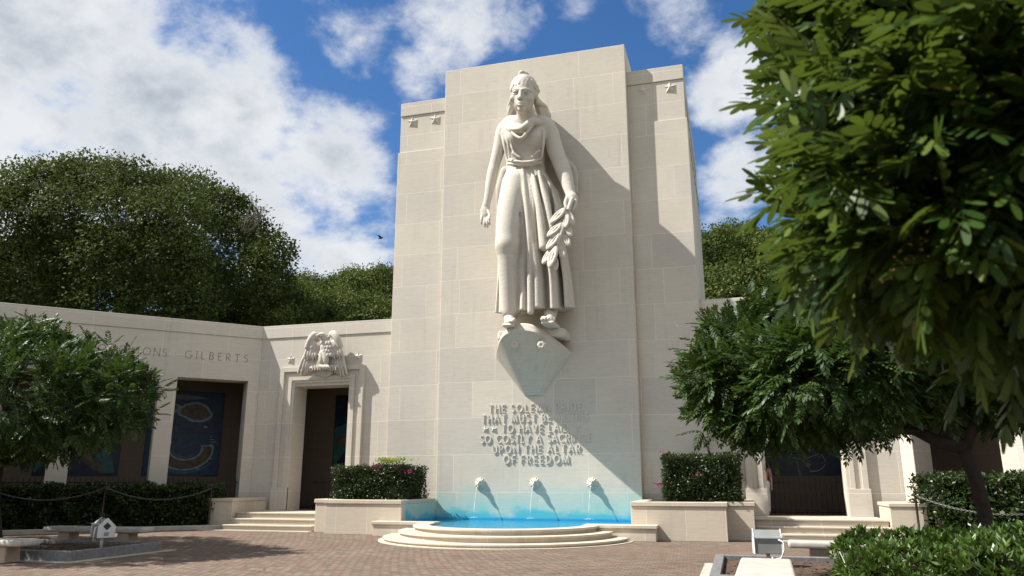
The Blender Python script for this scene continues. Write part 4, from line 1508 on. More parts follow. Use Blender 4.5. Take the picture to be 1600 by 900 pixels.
def make_laurel():
    P = PT
    s_ = SDF(at(842, 428, 23.2) * [1, 0, 1] + [0, 22.75, 0], np.array([at(905, 300, 24)[0], 23.9, at(890, 308, 23.6)[2]]), .018)
    s_.chain([P(894, 311, 23.45), P(889, 325, 23.32), P(884, 343, 23.24), P(875, 372, 23.16), P(865, 402, 23.12)], [.075, .075, .065, .055, .04], .03)
    L = [((883, 326), (861, 348), 23.22), ((878, 349), (856, 369), 23.16), ((874, 364), (855, 389), 23.12), ((861, 390), (848.5, 412), 23.12), ((868.5, 386), (858.5, 417), 23.02),
         ((885, 328), (895, 351), 23.3), ((883, 349), (892.5, 369), 23.25), ((880, 365), (889.5, 384), 23.22), ((874, 384), (880.5, 404), 23.16), ((866, 400), (868, 422), 23.1),
         ((880, 338), (868, 352), 23.3), ((887, 336), (884, 356), 23.2)]
    for a, b, Yd in L:
        pa, pb = P(*a, Yd + .06), P(*b, Yd - .03)
        m_ = (pa + pb) / 2
        e = pb - pa
        ln = np.linalg.norm(e)
        e /= ln
        nn = np.array([.25 if b[0] > a[0] else -.35, -1, .1])
        nn -= e * (nn @ e)
        nn /= np.linalg.norm(nn)
        sd = np.cross(nn, e)
        s_.ell(m_, (ln * .55, ln * .235, .075), .012, False, (e, sd, nn))
        s_.ell(m_ + nn * .085 + sd * .0, (ln * .44, ln * .17, .06), .01, True, (e, sd, nn))
        s_.chain([pa + nn * .02, m_ + nn * .035, pb], [.03, .028, .015], .012)
    return s_.build('laurel_branch', STONE_CARVED, ST)


make_body()
make_robe()
make_hair()
make_laurel()


# ------------------------------------------------------------------ eagle over the left doorway
def make_eagle(parent_label, dx):
    T_ = thing('eagle_sculpture', (DOORC[-1] + dx, 25.5, 5.4), parent_label, 'sculpture')
    off = np.array([dx, 0, 0])
    P = lambda x, y, Y: at(x, y, Y) + off
    lo = np.minimum(P(460, 595, 25), P(460, 510, 25)) * [1, 0, 1] + [0, 24.8, -.1]
    hi = P(550, 510, 25.6)
    hi[1] = 25.68
    s_ = SDF(lo, hi, .014)
    s_.ell(P(510.5, 545, 25.36), (.27, .22, .40), .05)
    s_.ell(P(511, 541, 25.24), (.25, .17, .24), .06)
    s_.chain([P(510, 536, 25.30), P(506.5, 528, 25.18), P(503.5, 524.5, 25.12)], [.17, .13, .115], .05)
    s_.ell(P(502.5, 523.6, 25.10), (.15, .115, .10), .03)
    s_.chain([P(499, 523.2, 25.03), P(496, 524, 24.99), P(494.8, 527, 25.0)], [.055, .045, .02], .012)
    s_.chain([P(499, 527, 25.05), P(496.5, 528.8, 25.03)], [.03, .018], .01)
    s_.ell(P(501.5, 522.8, 24.99), (.03, .03, .025), .01, True)
    for r_ in range(4):
        for i in range(5):
            q = P(502.5 + i * 4 + (r_ % 2) * 2, 536 + r_ * 6, 25.09 + .012 * r_ + .014 * (i - 2) ** 2)
            s_.ell(q, (.062, .05, .085), .008)
    for sg in (-1, 1):
        M = (lambda x: x) if sg < 0 else (lambda x: 1012 - x)
        lift = 0 if sg < 0 else 2
        # leading edge of the folded wing
        s_.chain([P(M(497), 530 - lift, 25.36), P(M(492), 522 - lift, 25.22), P(M(486), 529 - lift, 25.16), P(M(481), 542 - lift, 25.22)], [.09, .125, .135, .12], .03)
        s_.chain([P(M(491), 524 - lift, 25.30), P(M(487), 546 - lift, 25.38)], [.14, .16], .05)
        # scapular shield
        s_.ell(P(M(489), 541 - lift, 25.22), (.17, .12, .20), .02)
        s_.ell(P(M(488), 548 - lift, 25.24), (.13, .10, .15), .015)
        s_.ell(P(M(497), 546, 25.32), (.13, .10, .16), .02)
        # short coverts, then the long flight feathers, each its own ridge
        for i in range(5):
            a = P(M(480.5 + i * 3.4), 544 + i * 1.5 - lift, 25.22)
            b = P(M(476.5 + i * 4.1), 560 + (i % 2) * 2 - lift, 25.26)
            s_.chain([a, (a + b) / 2 + [0, -.03, 0], b], [.05, .062, .035], .006)
        for i in range(6):
            a = P(M(478 + i * 3.6), 552 + i * 1.0 - lift, 25.34 + .014 * i)
            b = P(M((466 if sg < 0 else 470) + i * 4.6), (587 if sg < 0 else 588) - abs(i - 1.5) * 2.6, 25.42 + .01 * i)
            s_.chain([a, (a + b) / 2 + [0, -.045, 0], b], [.055, .066, .038], .006)
        # feathered leg and talons
        s_.chain([P(M(504.0), 553, 25.22), P(M(502.5), 563, 25.16), P(M(502.8), 571, 25.20)], [.145, .115, .065], .02)
        for i in range(4):
            s_.chain([P(M(502.5), 570, 25.18), P(M(498 + i * 3.0), 573, 25.09), P(M(497.6 + i * 3.1), 577, 25.12)], [.05, .04, .018], .008)
    s_.cap(P(486, 575, 25.30), P(526, 572.5, 25.30), .06, .06, .01)
    for i in range(10):
        s_.cap(P(488 + i * 4.0, 571, 25.24), P(488.5 + i * 4.0, 578, 25.22), .024, .024, .006)
    for i in range(9):
        a = (i - 4) / 4
        s_.chain([P(507 + a * 7, 577, 25.46), P(507 + a * 11.5, 588 - abs(a) ** 2 * 6, 25.50)], [.045, .05], .006)
    s_.build('eagle', STONE_CARVED, T_)
    return T_


E1 = make_eagle('carved stone eagle with folded wings above the left doorway', 0)

# ------------------------------------------------------------------ foliage helpers
def unit(v):
    return v / (np.linalg.norm(v, axis=-1, keepdims=True) + 1e-9)


def rand_unit(n):
    return unit(rng.normal(size=(n, 3)))


def kites(p, dv, nv, L, W, droop=.0):
    """leaf blades: 4-point kites (n, 4, 3)"""
    L = np.broadcast_to(np.asarray(L, float).reshape(-1, 1), (len(p), 1)); W = np.broadcast_to(np.asarray(W, float).reshape(-1, 1), (len(p), 1))
    s_ = unit(np.cross(nv, dv))
    up = unit(np.cross(dv, s_))
    mid = p + dv * L * .45
    return np.stack([p, mid + s_ * W * .5 - up * W * .12, p + dv * L - up * L * droop, mid - s_ * W * .5 - up * W * .12], 1)


def pinnate(p, dv, nv, L, pairs, ll, lw, hexa=True):
    """compound leaves: oblong leaflets in pairs along a rachis"""
    n = len(p)
    s_ = unit(np.cross(nv, dv))
    up = unit(np.cross(dv, s_))
    out = []
    L = np.broadcast_to(np.asarray(L, float).reshape(-1, 1), (n, 1))
    for i in range(pairs):
        t = .22 + .74 * i / max(1, pairs - 1)
        droop = -.18 * t * t
        base = p + dv * L * t + up * L * droop
        sc = (1 - .35 * abs(t - .55) * 1.6)
        for sg in (-1, 1):
            a = R(58 - 25 * t) * sg + rng.normal(size=(n, 1)) * .09
            ld = unit(dv * np.cos(a) + s_ * np.sin(a) - up * (.12 + .22 * rng.random((n, 1))))
            ln = unit(up + s_ * sg * .25 + rng.normal(size=(n, 3)) * .10)
            out.append(leaflet(base, ld, ln, ll * sc, lw, hexa))
    out.append(leaflet(p + dv * L * .97 + up * L * -.17, unit(dv - up * .3), up, ll, lw, hexa))
    # rachis
    r_ = np.stack([p, p + dv * L * .5 + up * L * -.045 + s_ * .004, p + dv * L + up * L * -.18, p + dv * L * .5 + up * L * -.045 - s_ * .004], 1)
    return np.concatenate(out), r_


def leaflet(p, dv, nv, L, W, hexa):
    s_ = unit(np.cross(nv, dv))
    up = unit(np.cross(dv, s_))
    if hexa:
        pr = ((0, .10), (.28, .42), (.72, .50), (.95, .28))
        a = [p + dv * L * t + s_ * W * w_ - up * L * .10 * t * t for t, w_ in pr]
        b = [p + dv * L * t - s_ * W * w_ - up * L * .10 * t * t for t, w_ in pr[::-1]]
        return np.stack(a + [p + dv * L - up * L * .10] + b, 1)
    return np.stack([p, p + dv * L * .6 + s_ * W * .5, p + dv * L - up * L * .06, p + dv * L * .6 - s_ * W * .5], 1)


def crown_shell(lobes, n, depth=.35, top_bias=0.0):
    """points spread through the outer part of a union of ellipsoids, with outward directions"""
    lob = np.array(lobes, float)
    vol = (lob[:, 3] * lob[:, 4] * lob[:, 5]) ** (2 / 3)
    pts, outs = [], []
    got = 0
    while got < n:
        m = n * 2
        i = rng.choice(len(lob), m, p=vol / vol.sum())
        u_ = rand_unit(m)
        rr = 1 - depth * rng.random(m) ** 1.6
        p = lob[i, :3] + u_ * rr[:, None] * lob[i, 3:]
        keep = np.ones(m, bool)
        for l in lob:
            q = (((p - l[:3]) / l[3:]) ** 2).sum(1)
            keep &= ~((q < (1 - depth) ** 2))
        o_ = unit(u_ / lob[i, 3:])
        if top_bias:
            keep &= rng.random(m) < np.clip(1 - top_bias * np.clip(-o_[:, 2], 0, 1), 0, 1)
        pts.append(p[keep]); outs.append(o_[keep])
        got += keep.sum()
    return np.concatenate(pts)[:n], np.concatenate(outs)[:n]


def limb(a, b, sag=.0, n=7, wob=.1):
    a = np.asarray(a, float); b = np.asarray(b, float)
    L = np.linalg.norm(b - a)
    pts = []
    o1 = rng.normal(size=3) * wob * L * .3
    for i in range(n):
        t = i / (n - 1)
        pts.append(a + (b - a) * t + np.array([0, 0, sag * L]) * math.sin(math.pi * t) + o1 * math.sin(math.pi * t))
    return pts


def fern_tree(base, lobes, trunk_path, trunk_r, limbs, n_clusters, per, leaf_L, pairs, ll, lw, mat, label, hexa, name='fern_tree', blossoms=0, depth=.35, top_bias=0.0):
    T_ = thing(name, base, label, 'tree')
    m = MB()
    m.tube(trunk_path, trunk_r, 12)
    for pth, r0, r1 in limbs:
        m.tube(pth, list(np.linspace(r0, r1, len(pth))), 7)
    m.build('trunk', BARK, T_, smooth=True)
    p, o_ = crown_shell(lobes, n_clusters, depth, top_bias)
    p = p + o_ * (leaf_L * 1.1 * rng.random((len(p), 1)) ** 5)
    P_ = np.repeat(p, per, 0)
    O_ = np.repeat(unit(o_ + np.array([0, 0, .15])), per, 0)
    dv = unit(O_ * .75 + rand_unit(len(P_)) * .8 + np.array([0, 0, -.05]))
    nv = unit(np.array([0, 0, 1.0]) + O_ * .35 + rng.normal(size=(len(P_), 3)) * .3)
    L = leaf_L * (.75 + .5 * rng.random(len(P_)))
    lf, rc = pinnate(P_ + rand_unit(len(P_)) * leaf_L * .12, dv, nv, L, pairs, ll, lw, hexa)
    me = poly_mesh('crown', [lf, rc], base)
    link('crown', me, mat, T_)
    if blossoms:
        i = rng.choice(len(p), blossoms)
        q = p[i] + o_[i] * leaf_L * .5
        K = 46
        along = rng.random((blossoms, K, 1))
        ax = unit(o_[i] * .5 + rand_unit(blossoms) * .5 + [0, 0, .3])[:, None, :]
        c_ = q[:, None, :] + ax * along * leaf_L * .62 + rng.normal(size=(blossoms, K, 3)) * (1 - along) * leaf_L * .085
        c_ = c_.reshape(-1, 3)
        kk = kites(c_, rand_unit(len(c_)), rand_unit(len(c_)), .010 + .006 * rng.random(len(c_)), .009)
        link('blossoms', poly_mesh('blossoms', [kk], base), PANICLE, T_)
    return T_


def PL(px, py, Y, rpx, rzp=None, ry=None):
    """crown lobe centred on a line of sight at depth Y; radii given as they look from the camera"""
    c_ = at(px, py, Y)
    m_ = np.linalg.norm(c_ - C0) / FPX * .93
    rx = rpx * m_
    return (*c_, rx, ry if ry else rx, (rzp or rpx) * m_)


# small tree on the left, in front of the shaded gallery
YL = 14.7
bl = at(-12, 868, YL); bl[2] = 0
lobes = [PL(35, 612, YL, 135, 78), PL(140, 615, YL + .3, 80, 56), PL(-80, 622, YL, 155, 86), PL(50, 578, YL + .6, 80, 48), PL(188, 618, YL, 46, 34), PL(-10, 570, YL - .5, 100, 50),
         PL(128, 640, YL - .6, 78, 36), PL(-200, 610, YL + .2, 140, 86), PL(20, 612, YL + 1.6, 120, 66), PL(10, 612, YL - 1.5, 110, 58), PL(50, 650, YL, 108, 32), PL(-40, 652, YL - .4, 108, 34)]
fork = at(-6, 720, YL)
fern_tree(bl, lobes, [bl, at(-14, 790, YL), fork], [.22, .18, .16],
          [(limb(fork, at(x, y, YL + dy), .08), .11, .03) for x, y, dy in ((90, 620, .4), (180, 610, -.2), (-80, 620, .3), (40, 560, -.8), (20, 560, 1.2), (-160, 610, -.2))],
          2900, 4, .36, 6, .125, .042, LEAF_FERN, 'small dark leafy tree in front of the shaded left gallery', False)

# middle tree on the right, leaning trunk
YM = 13.2
bm = at(1546, 868, YM); bm[2] = .02
fork = at(1508, 700, YM)
lobes = [PL(1190, 580, YM, 104, 92), PL(1300, 580, YM + .2, 115, 84), PL(1420, 565, YM, 115, 62), PL(1540, 560, YM + .3, 115, 62), PL(1250, 530, YM + .6, 100, 62), PL(1380, 515, YM + .6, 110, 66),
         PL(1130, 600, YM - .2, 45, 46), PL(1640, 560, YM + .2, 120, 72), PL(1480, 505, YM + 1.0, 110, 66), PL(1300, 575, YM - 1.3, 115, 66), PL(1440, 560, YM + 1.8, 130, 66), PL(1225, 630, YM - .3, 85, 42)]
fern_tree(bm, lobes, [bm, at(1538, 800, YM), at(1524, 745, YM), at(1508, 715, YM), fork], [.135, .105, .098, .095, .09],
          [([fork, at(1465, 690, YM), at(1420, 668, YM + .1), at(1360, 655, YM + .1), at(1300, 630, YM + .2)], .12, .04),
           ([at(1440, 676, YM), at(1395, 672, YM - .2), at(1345, 684, YM - .3), at(1322, 688, YM - .3), at(1310, 680, YM - .3)], .06, .025),
           ([fork, at(1500, 670, YM + .2), at(1480, 640, YM + .5), at(1440, 600, YM + .6)], .10, .04),
           ([fork, at(1520, 665, YM), at(1530, 640, YM - .2), at(1560, 600, YM - .1)], .09, .03),
           ([at(1420, 668, YM + .1), at(1370, 640, YM - .5), at(1260, 600, YM - .6)], .06, .02),
           ([at(1530, 640, YM - .2), at(1600, 610, YM + .3), at(1660, 590, YM + .3)], .06, .02)],
          3000, 4, .34, 6, .12, .040, LEAF_FERN, 'leafy tree with a dark leaning trunk before the right gallery', False)

# tree close to the camera at the right edge
YN = 3.1
bn = at(1690, 700, YN); bn[2] = 0
lobes = [PL(1502, 110, YN, 130, 165), PL(1482, 310, YN - .1, 120, 90), PL(1550, 240, YN - .25, 190, 175), PL(1640, 60, YN, 240, 200), PL(1690, 300, YN, 190, 120), PL(1510, 380, YN + .1, 100, 58),
         PL(1437, 20, YN + .15, 60, 85), PL(1740, 180, YN + .4, 280, 210), PL(1560, 150, YN + .6, 230, 200), PL(1382, 285, YN + .1, 48, 38), PL(1650, 365, YN + .25, 130, 62), PL(1570, -110, YN, 230, 150),
         PL(1367, 345, YN + .15, 38, 28), PL(1412, 130, YN + .1, 42, 40)]
ftop = at(1680, 480, YN)
fern_tree(bn, lobes, [bn, at(1692, 600, YN), ftop], [.09, .075, .065],
          [(limb(ftop, at(x, y, YN + dy), .05), .04, .01) for x, y, dy in ((1450, 300, .0), (1470, 150, .1), (1550, 200, .5), (1600, 60, .2), (1500, 420, .1), (1720, 250, .3), (1560, 400, -.2))],
          1300, 5, .29, 6, .112, .0265, LEAF_FERN_FRONT, 'large leafy tree with yellowish flower sprays filling the right edge close by', True, blossoms=75, depth=.42)


# broad trees behind
def broad_tree(base, lobes, n, L, mat, label, trunk_h, trunk_r, group=None, name='broad_tree', seed_limbs=9, twig=0, per=9):
    T_ = thing(name, base, label, 'tree', group)
    base = np.asarray(base, float)
    top = base + [0, 0, trunk_h]
    m = MB()
    m.tube([base, base + [0, 0, trunk_h * .5], top], [trunk_r * 1.3, trunk_r, trunk_r * .9], 10)
    lb = np.array(lobes)
    for l in lb[rng.choice(len(lb), min(seed_limbs, len(lb)), replace=False)]:
        e = l[:3] + [0, 0, l[5] * .3]
        pth = limb(top, e, .04, 7)
        m.tube(pth, list(np.linspace(trunk_r * .55, trunk_r * .08, 7)), 6)
        for _ in range(3):
            s0 = pth[rng.integers(3, 6)]
            m.tube(limb(s0, l[:3] + rand_unit(1)[0] * l[3:] * .95, .02, 5), list(np.linspace(trunk_r * .2, trunk_r * .03, 5)), 5)
    m.build('trunk', BARK_GREY, T_, smooth=True)
    p, o_ = crown_shell(lobes, n // per, .30, .55)
    P_ = np.repeat(p, per, 0) + rng.normal(size=(len(p) * per, 3)) * L * 1.05
    O_ = np.repeat(o_, per, 0)
    dv = unit(O_ * .4 + rand_unit(len(P_)))
    nv = unit(np.array([0, 0, .9]) + O_ * .6 + rand_unit(len(P_)) * .7)
    Ls = L * (.6 + .8 * rng.random(len(P_)))
    k_ = kites(P_, dv, nv, Ls, Ls * .62, .1)
    link('crown', poly_mesh('crown', [k_], base), mat, T_)
    return T_


def dome_lobes(c_, rx, ry, rz_, n, s_=.34):
    out = []
    for i in range(n):
        a = i * 2.39996
        r_ = math.sqrt((i + .5) / n)
        x, y = r_ * math.cos(a), r_ * math.sin(a)
        z = math.sqrt(max(0, 1 - .92 * r_ * r_))
        k_ = s_ * (.8 + .45 * rnd.random())
        out.append((c_[0] + x * rx * .86, c_[1] + y * ry * .86, c_[2] + z * rz_ * (.78 + .12 * rnd.random()), rx * k_, ry * k_, rz_ * k_ * .95))
    return out


YB = 50.0
cB = at(175, 500, YB)
topB = at(190, 250, YB)[2]
halfB = (at(445, 430, YB)[0] - at(-95, 430, YB)[0]) / 2
lobB = dome_lobes((cB[0] - .6, YB, cB[2] - 1.5), halfB * .84, halfB * .75, topB - cB[2] - .6, 42, .25)
lobB += [(l[0], YB - halfB * .55 + 2 * rnd.random(), l[2], l[3], l[4], l[5]) for l in [PL(x_, y_, YB, 58, 46) for x_ in range(-90, 400, 60) for y_ in (405, 455, 505)]]
lobB += [(l[0], YB + 9 + 2 * rnd.random(), l[2], l[3], l[4], l[5]) for l in [PL(x_, y_, YB + 9, 70, 46) for x_ in range(-100, 420, 75) for y_ in (430, 480, 520)]]
lobB += [PL(432, 395, YB - 1, 30, 30), PL(400, 425, YB - 3, 45, 40), PL(350, 330, YB, 40, 30)]
broad_tree((cB[0], YB, 0), lobB, 300000, .25, LEAF_BIG, 'huge spreading tree with a domed crown behind the left gallery', 5.0, .9, per=10, seed_limbs=22)
for (x, y), (x2, y2) in (((385, 365), (421, 320)), ((385, 365), (420, 340)), ((395, 345), (405, 318))):
    pass

# bare twigs poking out of the big crown
tw = MB()
for _ in range(16):
    a = at(378 + rng.normal() * 4, 372 + rng.normal() * 4, YB - 2)
    b = at(408 + rng.normal() * 9, 330 + rng.normal() * 9, YB - 2)
    tw.tube(limb(a, b, .03, 6, .35), list(np.linspace(.06, .012, 6)), 5)
big = [o for o in D.objects if o.name.startswith('broad_tree') and o.type == 'EMPTY'][0]
tw.build('bare_twigs', BARK_GREY, big, smooth=True)

# the wooded slope: individual crowns, two shapes copied
def proto_far(seed):
    lob = dome_lobes((0, 0, 5.0), 5.6, 5.2, 5.4, 15, .36)
    return broad_tree((0, 0, 0), lob, 24000, .26, LEAF_FAR, 'x', 4.5, .35, 'trees on the wooded slope behind the memorial', 'slope_tree', 6)


far_spots = [(442, 432, 66, 'slope tree close behind the right end of the huge domed tree'), (500, 428, 80, 'slope tree second from the tower on the left, top of the ridge'),
             (560, 420, 84, 'slope tree beside the tower on its left, highest on that side'), (600, 414, 78, 'slope tree partly hidden by the left edge of the tower'),
             (530, 452, 64, 'low slope tree above the eagle doorway roofline'), (470, 470, 58, 'low slope tree above the corner of the left gallery'), (590, 455, 60, 'low slope tree tucked against the left edge of the tower'),
             (1110, 356, 74, 'slope tree against the right edge of the tower, tall'), (1160, 350, 80, 'slope tree right of the tower, highest of that side'), (1215, 362, 74, 'slope tree behind the close right-hand foliage'),
             (1130, 408, 60, 'lower slope tree just right of the tower above the gallery roof'), (1190, 408, 58, 'lower slope tree showing left of the near foliage'), (1260, 400, 64, 'slope tree hidden mostly by the near foliage'),
             (380, 470, 60, 'dark slope tree under the right side of the huge crown')]
pro = [proto_far(1), proto_far(2)]
for i, (x, y, Y, lab) in enumerate(far_spots):
    p = at(x, y, Y)
    h_ = 11.7
    loc = (p[0], Y, p[2] - h_)
    if i < 2:
        o = pro[i]
        o.location = loc
        o['label'] = lab
    else:
        o = copy_tree(pro[i % 2], loc, rnd.random() * 6.28, lab)
    o.rotation_euler = (0, 0, rnd.random() * 6.28)


# ------------------------------------------------------------------ hedges and shrubs
def hedge_leaves(poly, z0, z1, n, L, wob=.12, aspect=.55):
    """leaves spread through the skin of a clipped block; poly is a convex outline (x, y)"""
    poly = np.array(poly, float)
    c_ = poly.mean(0)
    k_ = len(poly)
    per = np.array([np.linalg.norm(poly[(i + 1) % k_] - poly[i]) for i in range(k_)])
    area_side = per * (z1 - z0)
    area_top = .5 * abs(sum(poly[i][0] * poly[(i + 1) % k_][1] - poly[(i + 1) % k_][0] * poly[i][1] for i in range(k_)))
    w_ = np.append(area_side, area_top)
    ch = rng.choice(k_ + 1, n, p=w_ / w_.sum())
    p = np.zeros((n, 3)); o_ = np.zeros((n, 3))
    for i in range(k_):
        m_ = ch == i
        a, b = poly[i], poly[(i + 1) % k_]
        t = rng.random(m_.sum())
        p[m_, :2] = a + (b - a) * t[:, None]
        p[m_, 2] = z0 + (z1 - z0) * rng.random(m_.sum())
        nn = np.array([b[1] - a[1], a[0] - b[0]]); nn /= np.linalg.norm(nn)
        if nn @ ((a + b) / 2 - c_) < 0:
            nn = -nn
        o_[m_] = (*nn, .15)
    m_ = ch == k_
    r1 = rng.random(m_.sum()); tri = rng.integers(0, k_, m_.sum()); r2 = rng.random(m_.sum())
    s1 = np.sqrt(r1)[:, None]
    p[m_, :2] = c_ * (1 - s1) + s1 * (poly[tri] * (1 - r2[:, None]) + poly[(tri + 1) % k_] * r2[:, None])
    p[m_, 2] = z1
    o_[m_] = (0, 0, 1)
    lump = .5 + .5 * np.sin(p[:, 0] * 5.3 + p[:, 1] * 3.1) * np.sin(p[:, 2] * 6.1 + p[:, 0] * 2.2 + 1)
    p += o_ * (wob * (lump - .6) + rng.normal(size=n) * .035 - wob * .9 * rng.random(n) ** 2)[:, None]
    dv = unit(o_ * .7 + rand_unit(n) * .9 + np.array([0, 0, .1]))
    nv = unit(o_ * .6 + np.array([0, 0, .6]) + rand_unit(n) * .7)
    Ls = L * (.6 + .8 * rng.random(n))
    return kites(p, dv, nv, Ls, Ls * aspect, .08), p, o_


def hedge(name, poly, z0, z1, n, L, mat, label, cat='hedge', flowers=None, base=None, wob=.12, aspect=.55):
    base = base or (*np.array(poly).mean(0), z0)
    T_ = thing(name, base, label, cat)
    k_, p, o_ = hedge_leaves(poly, z0, z1, n, L, wob, aspect)
    # inner leaves that close the view through
    c_ = np.array(poly).mean(0)
    inner = [tuple(c_ + (np.array(q) - c_) * .86) for q in poly]
    k2, _, _ = hedge_leaves(inner, z0, z1 - .12, n // 2, L * 1.5, wob, .8)
    link('foliage', poly_mesh('foliage', [k_, k2], base), mat, T_)
    m = MB()
    for _ in range(14):
        a = c_ + (np.array(poly[rng.integers(len(poly))]) - c_) * .6 * rng.random()
        b = np.array([*(a + rng.normal(size=2) * .12), z1 - .15])
        m.tube([np.array([*a, z0]), (np.array([*a, z0]) + b) / 2 + rng.normal(size=3) * .04, b], [.02, .015, .008], 5)
    m.build('stems', BARK, T_)
    if flowers:
        out = []
        for (x, y, Y, cnt, sp) in flowers:
            q = at(x, y, Y) + rng.normal(size=(cnt, 3)) * np.array([sp, sp * .6, sp * .55])
            out.append(kites(q, rand_unit(cnt), rand_unit(cnt), .07 + .04 * rng.random(cnt), .06, .1))
        link('blossoms', poly_mesh('blossoms', [np.concatenate(out)], base), PETAL, T_)
    return T_


H1 = hedge('flowering_hedge', [(-12.5, 22.75), (-10.1, 22.75), (-9.95, 23.0), (-9.95, 24.5), (-12.5, 24.5)], .95, 2.02, 15000, .062, LEAF_HEDGE,
           'clipped hedge topped with pink blossoms in the left planter', flowers=[(592, 728, 22.8, 26, .14), (625, 731, 22.9, 40, .18), (640, 735, 22.8, 14, .1)])
q = at(613, 721, 23.0) + rng.normal(size=(260, 3)) * [.28, .2, .04]
link('young_leaves', poly_mesh('young_leaves', [kites(q, unit(rand_unit(260) + [0, 0, 1]), rand_unit(260), .09, .05)], base_of(H1)), LEAF_LIME, H1)
hedge('flowering_hedge', [(-2.05, 22.75), (.02, 22.85), (.02, 24.5), (-2.05, 24.5)], .95, 2.28, 15000, .062, LEAF_HEDGE,
      'tall clipped hedge with a few pink blossoms in the right planter', flowers=[(1034, 709, 22.7, 9, .06), (1031, 757, 22.6, 9, .05), (1092, 739, 22.6, 5, .04)])
for side, zt, lab, nn in ((-1, 1.42, 'long dark hedge along the foot of the shaded left gallery', 26000), (1, 1.72, 'green hedge along the foot of the sunlit right gallery', 26000)):
    t0 = 1.0 if side < 0 else .95
    poly = [wpt(side, t0, .25), wpt(side, 12.5, .25), wpt(side, 12.5, 1.55), wpt(side, t0 + .3, 1.55)]
    hedge('hedge', poly, .1, zt, nn, .10, LEAF_HEDGE, lab, wob=.2)

# kerbs of the beds below both hedges
for side, lab in ((-1, 'low pale kerb edging the hedge bed of the left gallery'), (1, 'low pale kerb edging the hedge bed of the right gallery')):
    m = MB()
    wbox(m, side, 1.2, 14, 1.95, 2.12, 0, .15)
    o = m.build('bed_kerb', KERB, None, .015, origin=(*wpt(side, 6, 2), 0))
    props(o, lab, 'kerb', 'kerbs of the hedge beds')
    m = MB()
    wbox(m, side, .9, 14, .02, 1.95, -.01, .1)
    props(m.build('bed_soil', SOIL), kind='structure')

# ------------------------------------------------------------------ chain posts
def post(p, h, label):
    T_ = thing('chain_post', (p[0], p[1], .1), label, 'post', 'posts carrying the chain before the hedges')
    m = MB().lathe([(.06, 0), (.06, .05), (.032, .09), (.028, h - .12), (.04, h - .11), (.028, h - .09)], (p[0], p[1], .1), 10)
    m.build('shaft', BRONZE, T_, smooth=True)
    MB().lathe([(.012, h - .1), (.035, h - .075), (.046, h - .04), (.035, h - .01), (.006, h)], (p[0], p[1], .1), 10).build('knob', BRONZE, T_, smooth=True)
    return np.array([p[0], p[1], .1 + h - .14])


def chain(a, b, sag, label):
    m = MB()
    n = int(np.linalg.norm(b - a) / .055)
    pts = [a + (b - a) * t - np.array([0, 0, sag * 4 * t * (1 - t)]) for t in np.linspace(0, 1, n)]
    for i in range(n - 1):
        e = pts[i + 1] - pts[i]
        L_ = np.linalg.norm(e); e = e / L_
        s_ = np.array([0, 0, 1.0]) if i % 2 else np.cross(e, [0, 0, 1.0])
        s_ = unit(s_ - e * (s_ @ e))
        ring = [pts[i] - e * .012 + e * (L_ + .024) * (.5 - .5 * math.cos(k_)) + s_ * .02 * math.sin(k_) for k_ in np.arange(9) * 2 * math.pi / 8]
        m.tube(ring, .0075, 4, False)
    o = m.build('chain', CHAIN, None, origin=tuple((a + b) / 2))
    props(o, label, 'chain', 'chains before the hedges')


def on_wing(px, side, off):
    c_, d_, q_ = wing_frame(side)
    return at_plane(px, 760, (*(c_ + q_ * off), 0), (*q_, 0))


pl1, pl2 = on_wing(165, -1, 1.75), on_wing(331, -1, 1.75)
pl0 = pl1 + (pl1 - pl2)
k0 = post(pl0, 1.42, 'bronze chain post at the left frame edge, half lost in shade')
k1 = post(pl1, 1.42, 'bronze chain post behind the white floodlight box')
k2 = post(pl2, 1.38, 'bronze chain post near the end block of the left stairs')
chain(k0, k1, .38, 'sagging chain left of the post behind the white floodlight')
chain(k1, k2, .38, 'sagging chain between the floodlight post and the left stairs')
pr1 = on_wing(1428, 1, 1.75)
c_, d_, q_ = wing_frame(1)
pr2 = pr1 + np.array([*d_, 0]) * 4.4
k3 = post(pr1, 1.25, 'bronze chain post beside the end block of the right stairs')
k4 = post(pr2, 1.25, 'bronze chain post far right before the hedge')
chain(k3, k4, .42, 'sagging chain crossing behind the leaning trunk')

# ------------------------------------------------------------------ benches, beds, floodlights
def bench(c_, L, rot, label, w_=.52, h=.45):
    T_ = thing('stone_bench', (c_[0], c_[1], 0), label, 'bench', 'stone benches round the beds')
    m = MB().box(-L / 2, L / 2, -w_ / 2, w_ / 2, h - .13, h)
    o = m.build('seat', CONCRETE, None, .05, seg=4)
    o.parent = T_
    for x in (-L * .30, L * .30):
        k_ = MB()
        v = []
        for z, a, b in ((0, .19, .2), (h - .131, .165, .17)):
            v += [(x - a, -b, z), (x + a, -b, z), (x + a, b, z), (x - a, b, z)]
        k_.add(v, [(3, 2, 1, 0), (4, 5, 6, 7), (0, 1, 5, 4), (1, 2, 6, 5), (2, 3, 7, 6), (3, 0, 4, 7)])
        o = k_.build('leg', CONCRETE_LEG, None, .015)
        o.parent = T_
    T_.rotation_euler = (0, 0, rot)
    return T_


bench((-15.72, 16.75), 2.95, R(2), 'weathered stone bench on the far side of the left bed, behind the floodlight')
bench((-15.05, 12.75), 2.9, R(2), 'stone bench cut off by the left frame edge in tree shade')
bench((2.25, 16.62), 2.8, R(-2), 'pale stone bench standing by the right stairs, half behind the shrub')
bench((.27, 11.35), 2.9, R(88), 'bright stone bench end at the bottom frame edge in front of the floodlight', w_=.74)


